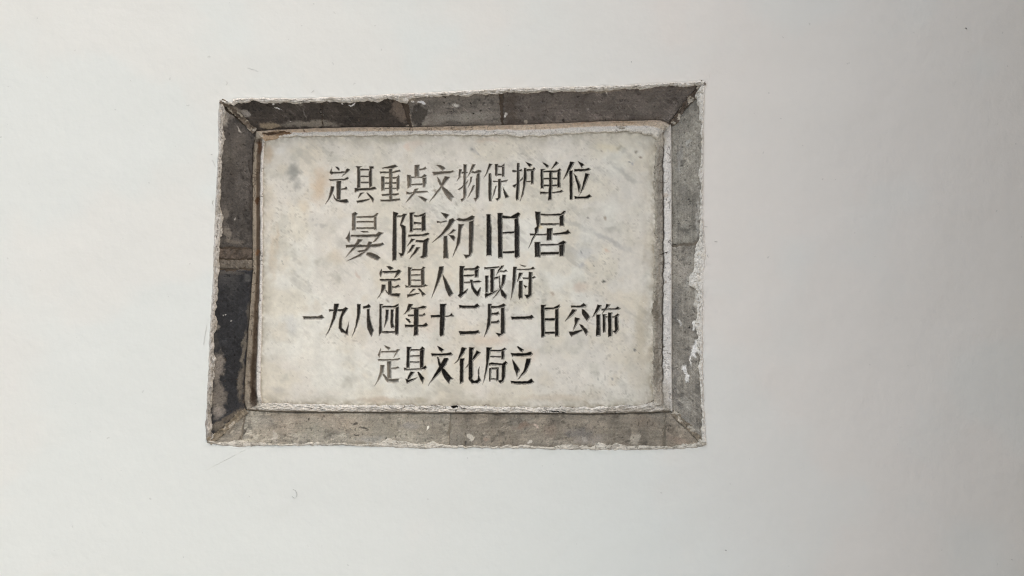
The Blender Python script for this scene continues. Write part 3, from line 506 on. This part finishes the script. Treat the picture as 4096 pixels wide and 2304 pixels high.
('八', 4, 'L', .85, '1940 190 2070 185 2060 500 2000 800 1900 1050 1760 1330 1880 950 1940 550;2280 360 2370 350 2400 700 2450 900 2520 1080 2430 1310 2300 1050 2270 700;2140 270 2280 230 2340 170 2420 270 2350 350 2150 350'),
('四', 4, 'M', .9, '235 175 370 180 310 250 330 1170 210 1270 225 700;320 240 740 240 890 170 890 260 780 320 330 320;780 280 900 270 900 1100 870 1250 780 1250 760 1050;320 1110 790 1100 790 1180 320 1190;450 370 560 375 530 700 390 1000 430 700;620 370 720 370 710 830 750 970 700 1020 630 1010 600 850'),
('年', 4, 'M', .9, '1230 170 1380 185 1260 420 1060 550 1160 380;1290 300 1540 310 1720 240 1840 270 1790 350 1560 370 1300 370;1200 540 1440 540 1700 540 1770 480 1810 560 1700 600 1210 615;1130 650 1250 700 1320 800 1270 840 1150 720;1090 880 1400 890 1720 890 1830 820 1900 900 1830 970 1600 980 1110 990;1410 330 1580 360 1560 1250 1400 1280'),
('十', 4, 'M', .95, '2300 170 2530 180 2480 300 2480 600 2440 1260 2330 1310 2280 1230;1980 560 2220 545 2460 580 2640 570 2700 490 2781 600 2600 630 2400 650 2000 660'),
('二', 4, 'N', .9, '550 205 700 230 1080 230 1180 160 1280 260 1160 340 580 340;545 1095 700 1110 1100 1100 1230 1060 1280 1170 1150 1220 600 1250'),
('月', 4, 'N', .85, '1545 170 1700 180 1650 260 1680 470 1640 900 1540 1120 1410 1320 1500 1000 1540 600;1650 240 1900 250 2080 160 2170 220 2120 300 2000 330 1640 340;1990 300 2120 300 2140 600 2140 1180 1930 1310 1800 1160 1980 1180;1660 480 1800 480 1910 430 1950 530 1850 580 1650 570;1650 770 1840 770 1900 710 1950 800 1870 860 1640 850'),
('一', 4, 'O', .95, '110 610 600 605 740 590 820 540 920 650 820 710 150 720'),
('日', 4, 'O', .95, '1135 205 1320 205 1270 300 1290 1310 1150 1330;1240 300 1560 300 1770 190 1800 270 1700 360 1240 400;1620 360 1750 330 1760 1300 1620 1300;1260 665 1640 660 1640 770 1260 770;1260 1130 1640 1120 1640 1220 1270 1220'),
('公', 4, 'P', .85, '370 235 700 230 810 140 910 240 850 290 700 315 390 315;410 360 580 370 540 450 400 600 160 780 330 520;740 350 820 360 980 540 1030 640 930 780 850 680 750 520;500 625 690 680 600 860 430 1120 500 850;290 1120 450 1120 760 1040 780 1100 560 1230 380 1310;650 860 760 890 940 1070 980 1150 890 1270 810 1100 700 950'),
('佈', 4, 'P', .95, '1280 200 1430 230 1330 420 1090 660 1190 440;1240 530 1390 540 1390 1270 1230 1290;1580 180 1720 200 1600 380 1430 520 1540 320;1410 340 1600 330 1870 330 1970 260 2060 340 1940 390 1700 385 1420 410;1450 530 1590 530 1550 600 1570 900 1550 1150 1460 1160;1540 600 1850 600 1960 500 2030 540 1980 640 1850 650 1540 650;1860 630 1990 590 2010 1050 1900 1210 1790 1110 1870 1080;1635 465 1780 470 1780 1300 1640 1315'),
('定', 5, 'Q', .25, '345 85 480 130 560 170 490 245 420 190;240 185 260 200 220 480 155 390 200 290;260 265 700 250 750 200 840 215 760 330 630 480 700 320 270 325;160 510 560 510 760 490 820 465 850 510 780 560 180 580;440 580 570 570 580 1120 450 1140;560 780 700 760 780 735 820 790 700 830 570 830;235 690 370 690 350 900 220 1130 60 1330 150 1150 220 920;300 970 350 960 480 1110 700 1110 820 1100 790 1220 640 1250 450 1220 380 1120'),
('县', 5, 'Q', .95, '1040 135 1190 140 1150 250 1130 800 1030 800;1150 200 1430 205 1520 115 1600 195 1520 260 1160 270;1440 230 1580 200 1560 800 1440 800;1120 395 1450 385 1460 440 1120 450;1130 575 1450 580 1450 630 1130 630;955 760 1060 800 1480 790 1620 700 1670 770 1600 840 970 860;1160 890 1290 900 1200 1020 1110 1150 1050 1200 1070 1060;1000 1110 1100 1140 1390 1060 1240 1170 1050 1260;1365 900 1420 900 1590 1090 1530 1260 1450 1110'),
('文', 5, 'R', 1, '370 105 480 150 590 220 510 310 430 240;185 340 640 330 790 295 860 370 750 420 210 430;365 430 410 450 490 650 560 760 820 1080 870 1110 790 1150 730 1270 600 1100 490 870 400 660;580 475 700 470 730 530 600 760 420 980 250 1140 90 1330 240 1060 420 740'),
('化', 5, 'R', 1, '1120 140 1270 170 1200 330 1050 530 890 660 1010 500;1060 485 1210 490 1180 700 1180 1210 1060 1275;1340 145 1510 150 1470 250 1470 1000 1450 1120 1500 1170 1600 1130 1620 1000 1610 850 1665 730 1650 1000 1720 1170 1600 1270 1430 1270 1330 1130 1330 600;1580 245 1700 300 1560 470 1430 600 1200 830 1330 630 1450 470'),
('局', 5, 'S', 1, '345 145 520 155 470 260 450 500 390 800 330 1030 230 1290 290 1000 340 600;460 220 780 225 910 155 960 200 880 280 700 295 460 280;800 250 910 260 900 440 880 530 800 530;460 410 800 415 800 460 460 460;420 630 500 610 840 640 940 560 1000 620 940 710 930 1080 880 1200 780 1270 700 1170 810 1140 820 720 600 700 420 700;430 790 530 760 500 850 490 1180 430 1190;510 770 730 760 700 830 510 830;650 820 730 780 720 1180 650 1180;480 1095 660 1100 660 1150 480 1150'),
('立', 5, 'S', 1, '1275 130 1320 120 1490 220 1440 310 1370 260;1090 320 1200 325 1560 325 1710 275 1770 350 1700 420 1300 440 1130 430;1130 510 1200 580 1300 720 1370 830 1280 1050 1190 800;1570 495 1720 495 1690 680 1560 920 1300 1140 1480 860;1080 1170 1250 1185 1600 1180 1720 1100 1810 1210 1700 1280 1300 1290 1110 1260'),
]
GX0, GY0, GX1, GY1, B = 1032, 512, 2640, 1640, 4
NX, NY = GX1-GX0+1, GY1-GY0+1
depth = np.zeros((NY, NX), np.float32); cid = np.full((NY, NX), -1, np.int16)
def carve(poly, k):
    n = len(poly); x0 = max(0, int(poly[:, 0].min()-GX0)-1); x1 = min(NX, int(poly[:, 0].max()-GX0)+3)
    y0 = max(0, int(poly[:, 1].min()-GY0)-1); y1 = min(NY, int(poly[:, 1].max()-GY0)+3)
    gx, gy = np.meshgrid(np.arange(x0, x1)+GX0, np.arange(y0, y1)+GY0); gx = gx.astype(float); gy = gy.astype(float)
    # hand-cut wobble
    gx = gx+2.2*(fbm(gx, gy, 9, 600, 2)-.5); gy = gy+2.2*(fbm(gx, gy, 9, 601, 2)-.5)
    ins = np.zeros(gx.shape, bool); dm = np.full(gx.shape, 1e9)
    for i in range(n):
        ax, ay = poly[i]; bx, by = poly[(i+1) % n]
        if ay != by:
            c = ((ay > gy) != (by > gy)) & (gx < (bx-ax)*(gy-ay)/(by-ay)+ax); ins ^= c
        L = (bx-ax)**2+(by-ay)**2
        if L < 1e-9: continue
        t = np.clip(((gx-ax)*(bx-ax)+(gy-ay)*(by-ay))/L, 0, 1)
        dm = np.minimum(dm, (gx-ax-t*(bx-ax))**2+(gy-ay-t*(by-ay))**2)
    dd = np.maximum(np.where(ins, np.sqrt(dm), -np.sqrt(dm))+.7, 0)
    sub = depth[y0:y1, x0:x1]; m = dd > sub
    sub[m] = dd[m]; cid[y0:y1, x0:x1][m] = k
for k, (ch, row, wn, paint, st) in enumerate(T_):
    wx, wy, sc = W_[wn]
    for s in st.split(';'):
        p = np.array([float(v) for v in s.split()]).reshape(-1, 2)
        carve(p/sc+np.array([wx, wy]), k)
gxx, gyy = np.meshgrid(np.arange(NX)+GX0, np.arange(NY)+GY0)
gxx = gxx.astype(np.float64); gyy = gyy.astype(np.float64)
inside_px = depth.copy()
cut = depth > 0
# surface height: dressed marble, worn and rough near its edges; grooves cut to a V
et = np.minimum(np.minimum(gyy-T_top(gxx), T_bot(gxx)-gyy), np.minimum(gxx-T_left(gyy), T_right(gyy)-gxx))
edge_w = np.exp(-np.clip(et, 0, None)/28)
h = -.0010*(fbm(gxx, gyy, 260, 500, 2)-.5)*1.0-.00035*(fbm(gxx, gyy, 30, 501, 3)-.5)
h = h+.0007*edge_w*(fbm(gxx, gyy, 14, 502, 3)-.35)
groove = np.where(cut, PX*(1.25*inside_px+.5*np.minimum(inside_px, 1.2)), 0)
groove = np.minimum(groove, .0062)+np.where(cut, .0007*(fbm(gxx, gyy, 5, 503, 2)-.5)*np.clip(inside_px/2, 0, 1), 0)
D = D_SLAB+h+groove
# which blocks are kept (inside the fillet) and which are fine
nbx, nby = (NX-1)//B, (NY-1)//B
def blk(a, fn): return fn(fn(a[:nby*B+1][:, :nbx*B+1][:-1, :-1].reshape(nby, B, nbx, B), 3), 1)
keep = blk(et, lambda a, x: a.max(axis=x)) > -4.5
fb = np.zeros((nby, nbx), bool)
ys, xs = np.nonzero(cut)
for dy in (-1, 0):
    for dx in (-1, 0):
        by_, bx_ = np.clip((ys+dy)//B, 0, nby-1), np.clip((xs+dx)//B, 0, nbx-1); fb[by_, bx_] = True
fine = fb & keep
# vertex colours of the marble (placed stains); small scale grain comes from the material
def slab_colour(px, py):
    c = np.tile(lin((205, 201, 191)), (px.size, 1))
    c = mixc(c, lin((211, 209, 199)), sstep(.45, .65, fbm(px, py, 190, 510, 4)))
    c = mixc(c, lin((204, 198, 182)), .7*sstep(.48, .68, fbm(px, py, 150, 511, 4)))
    c = mixc(c, lin((201, 193, 176)), .5*sstep(.58, .74, fbm(px, py, 95, 512, 4)))
    c = mixc(c, lin((188, 185, 173)), .6*sstep(.60, .76, fbm(px, py, 70, 513, 4)))
    c = mixc(c, lin((150, 146, 134)), 0.28*sstep(.67, .80, fbm(px+py*.4, py, 16, 514, 3))*sstep(.45, .62, fbm(px, py, 130, 515, 2)))
    c = mixc(c, lin((120, 112, 98)), 0.4*sstep(.72, .82, fbm(px+3*fbm(px, py, 5, 7, 2), py, 7, 516, 2))*sstep(.48, .62, fbm(px, py, 150, 517, 2)))
    dg = fbm((px*.8+py*.6)*.35, (px*.6-py*.8)*1.2, 34, 521, 5, .6)
    c = mixc(c, lin((168, 165, 155)), .42*sstep(.56, .70, dg)*sstep(.42, .60, fbm(px, py, 210, 522, 3)))
    sm = fbm(px, py, 44, 523, 5, .66); c = c*(0.86+.28*sm)[:, None]
    c = mixc(c, lin((120, 115, 103)), .45*sstep(.70, .80, fbm(px, py, 9, 524, 5, .75))*sstep(.46, .60, fbm(px, py, 170, 525, 3)))
    c = blobs(px, py, c, SL_ST)
    e = np.minimum(np.minimum(py-T_top(px), T_bot(px)-py), np.minimum(px-T_left(py), T_right(py)-px))
    ew = np.exp(-np.clip(e, 0, None)/22)
    c = mixc(c, lin((176, 170, 155)), np.exp(-np.clip(e, 0, None)/45)*.6*sstep(.3, .7, fbm(px, py, 60, 518, 5, .68)))
    c = mixc(c, lin((140, 132, 116)), np.exp(-np.clip(e, 0, None)/9)*.7*sstep(.35, .6, fbm(px, py, 12, 527, 4, .68)))
    re = np.exp(-np.clip(T_right(py)-px, 0, None)/34)
    c = mixc(c, lin((150, 138, 118)), re*.45*sstep(.4, .65, fbm(px, py*.35, 16, 519, 5, .68)))
    be = np.exp(-np.clip(T_bot(px)-py, 0, None)/26); c = mixc(c, lin((150, 142, 124)), be*.45*sstep(.4, .65, fbm(px*.3, py, 12, 520, 5, .68)))
    c = c*np.array([.995, .992, .968])*(.93+.14*fbm(px, py, 9, 526, 3, .6))[:, None]
    return c*1.27
SL_ST = [(1175, 690, 26, 40, 10, (138, 138, 132), .85, .8), (1190, 740, 20, 24, 0, (150, 149, 142), .75, .8), (1280, 740, 40, 75, 10, (190, 168, 140), .7, .9), (1075, 610, 22, 40, 0, (176, 150, 116), .6, .8), (1090, 1020, 14, 120, 0, (186, 170, 144), .55, .9), (1110, 950, 10, 60, 0, (190, 172, 146), .5, .8), (2500, 700, 70, 12, 40, (160, 158, 150), .6, .8), (2440, 960, 110, 12, 28, (158, 157, 152), .6, .8), (2300, 900, 90, 10, 25, (166, 164, 156), .5, .8), (1700, 1500, 14, 60, 0, (196, 184, 160), .5, .9), (2560, 1350, 26, 160, 0, (178, 168, 146), .55, .9), (1220, 830, 25, 30, 0, (198, 184, 158), .5, .8),
 (1290, 905, 14, 9, 0, (165, 163, 156), .6, .6), (1265, 895, 8, 8, 0, (165, 163, 156), .5, .6), (1120, 600, 30, 20, 0, (214, 213, 208), .6, .8), (1350, 1030, 40, 30, 30, (186, 172, 148), .4, .9), (1430, 1100, 8, 22, -30, (180, 160, 144), .5, .7),
 (1108, 960, 4, 2, 40, (120, 116, 106), .7, .5), (1168, 983, 3, 4, 0, (80, 72, 58), .8, .4), (1127, 1045, 4, 4, 0, (110, 110, 104), .8, .4), (1135, 1053, 3, 3, 0, (110, 110, 104), .8, .4),
 (1165, 1300, 22, 40, -10, (190, 190, 186), .5, .8), (1110, 1560, 40, 18, 0, (178, 174, 166), .6, .8), (1200, 1570, 60, 12, 5, (216, 212, 204), .5, .7), (1340, 1573, 34, 10, 0, (214, 208, 198), .5, .6),
 (1530, 1600, 110, 14, 0, (176, 156, 136), .5, .8), (1680, 1600, 50, 14, 0, (160, 152, 130), .5, .8), (1660, 575, 40, 14, 0, (204, 188, 172), .5, .8), (1630, 590, 14, 14, 0, (206, 186, 168), .5, .7), (1950, 560, 60, 10, 0, (196, 178, 160), .5, .8), (1600, 560, 160, 12, 0, (178, 174, 156), .5, .8),
 (1900, 605, 26, 10, 35, (150, 150, 150), .5, .7), (1890, 597, 5, 4, 0, (120, 120, 118), .6, .5), (1918, 618, 8, 6, 40, (130, 130, 130), .5, .6), (2430, 590, 60, 20, 0, (206, 198, 172), .6, .8), (2400, 605, 6, 4, 0, (120, 106, 84), .7, .5), (2545, 608, 10, 6, 0, (104, 96, 78), .7, .5), (2560, 628, 7, 6, 0, (110, 92, 74), .7, .5), (2475, 590, 12, 8, 0, (140, 132, 110), .5, .6),
 (2519, 645, 5, 4, 40, (88, 88, 92), .8, .4), (2526, 655, 8, 7, 0, (140, 140, 146), .6, .6), (2350, 870, 6, 4, 20, (95, 88, 78), .7, .5), (2351, 870, 4, 4, 0, (90, 82, 72), .8, .4), (2461, 888, 3, 3, 0, (110, 60, 40), .8, .4), (2425, 870, 4, 12, 0, (140, 120, 96), .6, .5), (2440, 915, 30, 12, 0, (150, 146, 134), .4, .8),
 (2330, 950, 50, 30, 20, (192, 190, 182), .5, .9), (2345, 1010, 60, 30, 0, (186, 187, 186), .5, .9), (2330, 1055, 16, 10, -30, (150, 152, 156), .5, .8), (2330, 1011, 6, 5, 0, (110, 110, 108), .7, .5), (2415, 1125, 5, 6, 20, (96, 96, 88), .8, .4), (2413, 1126, 4, 3, 0, (70, 70, 64), .8, .4), (2380, 1062, 3, 3, 0, (70, 70, 72), .8, .4), (2418, 1050, 2.5, 6, 0, (80, 78, 74), .8, .4), (2430, 1002, 14, 8, 20, (190, 160, 134), .5, .6),
 (2320, 1150, 30, 24, 0, (198, 178, 160), .45, .8), (2215, 1178, 8, 10, 0, (158, 140, 122), .6, .6), (2172, 1208, 10, 10, 0, (150, 148, 138), .5, .6), (2110, 1420, 40, 30, 0, (200, 180, 160), .4, .9), (1960, 1360, 80, 24, 0, (202, 184, 166), .5, .9), (1700, 1280, 60, 60, 0, (204, 186, 166), .4, .9),
 (2540, 1398, 5, 5, 0, (86, 88, 90), .8, .4), (2552, 1405, 2.5, 2.5, 0, (70, 66, 60), .8, .4), (2550, 1453, 3, 3, 0, (60, 52, 46), .8, .4), (2565, 1475, 3, 3, 0, (70, 60, 52), .8, .4), (2448, 1515, 5, 6, 0, (120, 120, 122), .6, .5), (2398, 1517, 4, 4, 0, (120, 118, 112), .6, .5), (2575, 1530, 50, 40, 0, (188, 184, 172), .5, .8), (2540, 1480, 40, 60, 0, (194, 190, 180), .5, .8), (2230, 1590, 160, 16, 0, (186, 172, 152), .5, .8), (2340, 1610, 18, 6, 30, (140, 128, 104), .6, .6),
 (1700, 1075, 30, 10, 0, (196, 192, 176), .5, .8), (2155, 905, 14, 10, 0, (206, 190, 150), .7, .5), (1553, 1200, 5, 8, -30, (90, 80, 66), .6, .5), (1487, 655, 2.5, 9, 28, (90, 80, 66), .7, .5), (1733, 763, 10, 5, 0, (120, 100, 80), .6, .5)]
tablet = tag(empty('marble_tablet', world(np.array(1835.), np.array(1610.), D_SLAB).tolist()),
             'cream marble tablet engraved with five rows of black Chinese characters', 'plaque')
def tabparent(o):
    o.parent = tablet; o.matrix_parent_inverse = __import__('mathutils').Matrix.Translation(-tablet.location)
vid = np.arange(NX*NY).reshape(NY, NX)
# coarse blocks
by_, bx_ = np.nonzero(keep & ~fine)
fp = np.pad(fine, 1)
nb = np.stack([fp[by_, bx_+1], fp[by_+1, bx_+2], fp[by_+2, bx_+1], fp[by_+1, bx_]], -1)   # up, right, down, left neighbour fine
plain = ~nb.any(1)
def corner(b, a, dy, dx): return vid[(b+dy)*B, (a+dx)*B]
qc = np.stack([corner(by_[plain], bx_[plain], 0, 0), corner(by_[plain], bx_[plain], 1, 0), corner(by_[plain], bx_[plain], 1, 1), corner(by_[plain], bx_[plain], 0, 1)], -1)
ng = []
for b, a, n4 in zip(by_[~plain], bx_[~plain], nb[~plain]):
    y0, x0 = b*B, a*B; lp = [vid[y0, x0]]
    if n4[3]: lp += [vid[y0+i, x0] for i in range(1, B)]
    lp.append(vid[y0+B, x0])
    if n4[2]: lp += [vid[y0+B, x0+i] for i in range(1, B)]
    lp.append(vid[y0+B, x0+B])
    if n4[1]: lp += [vid[y0+B-i, x0+B] for i in range(1, B)]
    lp.append(vid[y0, x0+B])
    if n4[0]: lp += [vid[y0, x0+B-i] for i in range(1, B)]
    ng.append(lp)
# fine quads
fmask = np.repeat(np.repeat(fine, B, 0), B, 1)
fy, fx = np.nonzero(fmask)
qf = np.stack([vid[fy, fx], vid[fy+1, fx], vid[fy+1, fx+1], vid[fy, fx+1]], -1)
cf = cid.ravel()[qf].max(1)
def compact(q, ngons=()):
    used = np.unique(np.concatenate([q.ravel()]+[np.asarray(n) for n in ngons])) if len(ngons) else np.unique(q)
    m = np.full(NX*NY, -1, np.int64); m[used] = np.arange(len(used)); return used, m[q], [m[np.asarray(n)] for n in ngons]
def slab_vertices(used):
    px = gxx.ravel()[used]; py = gyy.ravel()[used]; d = D.ravel()[used]
    # grooves run straight back into the stone
    P = world(px, py, np.full(px.shape, D_SLAB)); P[:, 1] = d; return P, px, py
q_all = np.concatenate([qc, qf[cf < 0]])
used, q_, ng_ = compact(q_all, ng)
P, px, py = slab_vertices(used)
c = slab_colour(px, py)
# rear body of the slab, so that the tablet has its thickness
bx0, bz0 = world(np.array([1046.]), np.array([548.]), D_SLAB)[0][[0, 2]]; bx1, bz1 = world(np.array([2616.]), np.array([1612.]), D_SLAB)[0][[0, 2]]
nb0 = len(P); bv = [(x, y, z) for y in (D_SLAB+.009, D_SLAB+.06) for x, z in ((bx0, bz0), (bx1, bz0), (bx1, bz1), (bx0, bz1))]
P = np.concatenate([P, bv]); c = np.concatenate([c, np.tile(lin((200, 195, 182)), (8, 1))])
q_ = np.concatenate([q_, np.array([[4, 5, 6, 7], [0, 1, 5, 4], [1, 2, 6, 5], [2, 3, 7, 6], [3, 0, 4, 7]])+nb0])
slab = mesh_obj('slab', P, None, M_stone, col=c, quads=q_, ngons=ng_, smooth=True); tabparent(slab)
ROWN = {1: 'top', 2: 'second and largest', 3: 'third', 4: 'fourth', 5: 'bottom'}
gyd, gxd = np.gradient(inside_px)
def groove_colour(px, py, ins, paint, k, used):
    # worn pigment with light put into its colour: up-left flanks paler, others darker
    lit_wear = sstep(-.05, .55, -(.72*gxd.ravel()[used]+.66*gyd.ravel()[used])+.35*(fbm(px, py, 14, 560, 3)-.5))
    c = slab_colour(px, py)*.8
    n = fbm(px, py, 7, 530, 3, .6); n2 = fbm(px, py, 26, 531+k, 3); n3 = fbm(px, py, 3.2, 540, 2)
    deep = sstep(.2, 2.4, ins+1.6*(n-.5)-1.1*lit_wear)                 # pigment lies in the cut, rubbed off at its lips
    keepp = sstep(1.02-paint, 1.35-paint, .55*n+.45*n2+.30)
    f = np.clip(deep*(.62+.38*keepp)*(.90+.4*(n3-.3)), 0, 1)*(.48+.52*paint)*(1-.80*lit_wear*(1-sstep(3.0, 5.0, ins)))
    f = np.maximum(f, .85*paint*lit_wear*(1-sstep(.9, 1.9, ins))*sstep(.36, .52, fbm(px, py, 9, 565, 3)))
    dirt = mixc(c, lin((140, 126, 106)), .65*sstep(.2, 1.6, ins)*(1-.5*lit_wear))
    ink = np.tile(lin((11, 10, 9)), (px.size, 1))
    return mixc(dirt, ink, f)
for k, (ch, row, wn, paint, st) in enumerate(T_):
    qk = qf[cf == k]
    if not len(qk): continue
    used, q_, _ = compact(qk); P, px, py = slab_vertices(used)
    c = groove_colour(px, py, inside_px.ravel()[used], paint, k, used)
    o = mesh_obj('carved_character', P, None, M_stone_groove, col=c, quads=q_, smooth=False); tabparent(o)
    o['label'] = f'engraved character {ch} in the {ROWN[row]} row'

# ------------------------------------------------------------------ hairs, nicks and specks on the plaster
random.seed(3)
mv, mf = [], []
def nick(pts, wd):
    pts = np.array(pts, float).reshape(-1, 2); b = len(mv); n = len(pts)
    for i, (x, y) in enumerate(pts):
        t = pts[min(i+1, n-1)]-pts[max(i-1, 0)]; t = t/np.hypot(*t); nn = np.array([-t[1], t[0]])
        ww = wd*(.25+.75*math.sin(math.pi*(i+.5)/n))*random.uniform(.7, 1.2)
        for sgn, dd in ((-1, .0012), (0, -.0009), (1, .0012)):
            p = np.array([x, y])+nn*sgn*ww/2
            mv.append(world(np.array(p[0]), np.array(p[1]), dd-.0000).tolist())
    for i in range(n-1):
        for j in (0, 1): a = b+i*3+j; mf.append((a, a+3, a+4, a+1))
for pts, wd in (([988, 271, 1005, 277, 1020, 280, 1034, 287], 2.2), ([1172, 1957, 1182, 1962, 1188, 1975, 1186, 1988], 2.4), ([1168, 1985, 1176, 1992, 1184, 1991], 2), ([3861, 111, 3865, 113, 3868, 116], 5), ([843, 619, 850, 617], 2.5), ([850, 640, 862, 668], .7),
                ([905, 340, 909, 333, 907, 325], 2), ([2829, 1020, 2833, 1030], 5), ([2858, 965, 2870, 967], 2.5), ([520, 322, 525, 325], 5), ([2901, 2200, 2906, 2202], 6), ([4046, 2238, 4052, 2241], 5), ([827, 1300, 820, 1340, 814, 1380], .8), ([853, 800, 848, 812, 854, 822], 3), ([2810, 905, 2830, 907], 1.8), ([1245, 370, 1256, 362], 2), ([288, 2100, 292, 2112], 4), ([2525, 245, 2527, 250], 4), ([3208, 580, 3213, 583], 4), ([1330, 250, 1334, 258], 2.5)):
    nick(pts, wd)
M_nick = plain_mat('grey_dust', (.22, .21, .20), (.40, .39, .37), 300)
nk = mesh_obj('scuff_marks', mv, mf, M_nick, smooth=False); nk.parent = wall; nk['kind'] = 'stuff'

# ------------------------------------------------------------------ outside the frame: paving, and an unseen wall added to block sky light
def box(name, x0, x1, y0, y1, z0, z1, mat):
    v = [(x, y, z) for z in (z0, z1) for x, y in ((x0, y0), (x1, y0), (x1, y1), (x0, y1))]
    f = [(0, 3, 2, 1), (4, 5, 6, 7), (0, 1, 5, 4), (1, 2, 6, 5), (2, 3, 7, 6), (3, 0, 4, 7)]
    return mesh_obj(name, v, f, mat, smooth=False)
M_pave = plain_mat('paving', (.34, .33, .305), (.42, .405, .375), 3)
M_side = plain_mat('added_shade_wall', (.18, .135, .10), (.25, .19, .14), 5)
g = mesh_obj('ground', [(-60, -120, -1.5), (60, -120, -1.5), (60, .4, -1.5), (-60, .4, -1.5)], [(0, 1, 2, 3)], M_pave, smooth=False)
tag(g, 'grey paving in front of the wall', None, kind='structure')
sw = box('added_shade_wall', 1.0601, 1.6, -.85, .3, -1.5, 3.4, M_side)
tag(sw, 'brown-grey wall added out of frame at the right to shade the white wall', None, kind='structure')
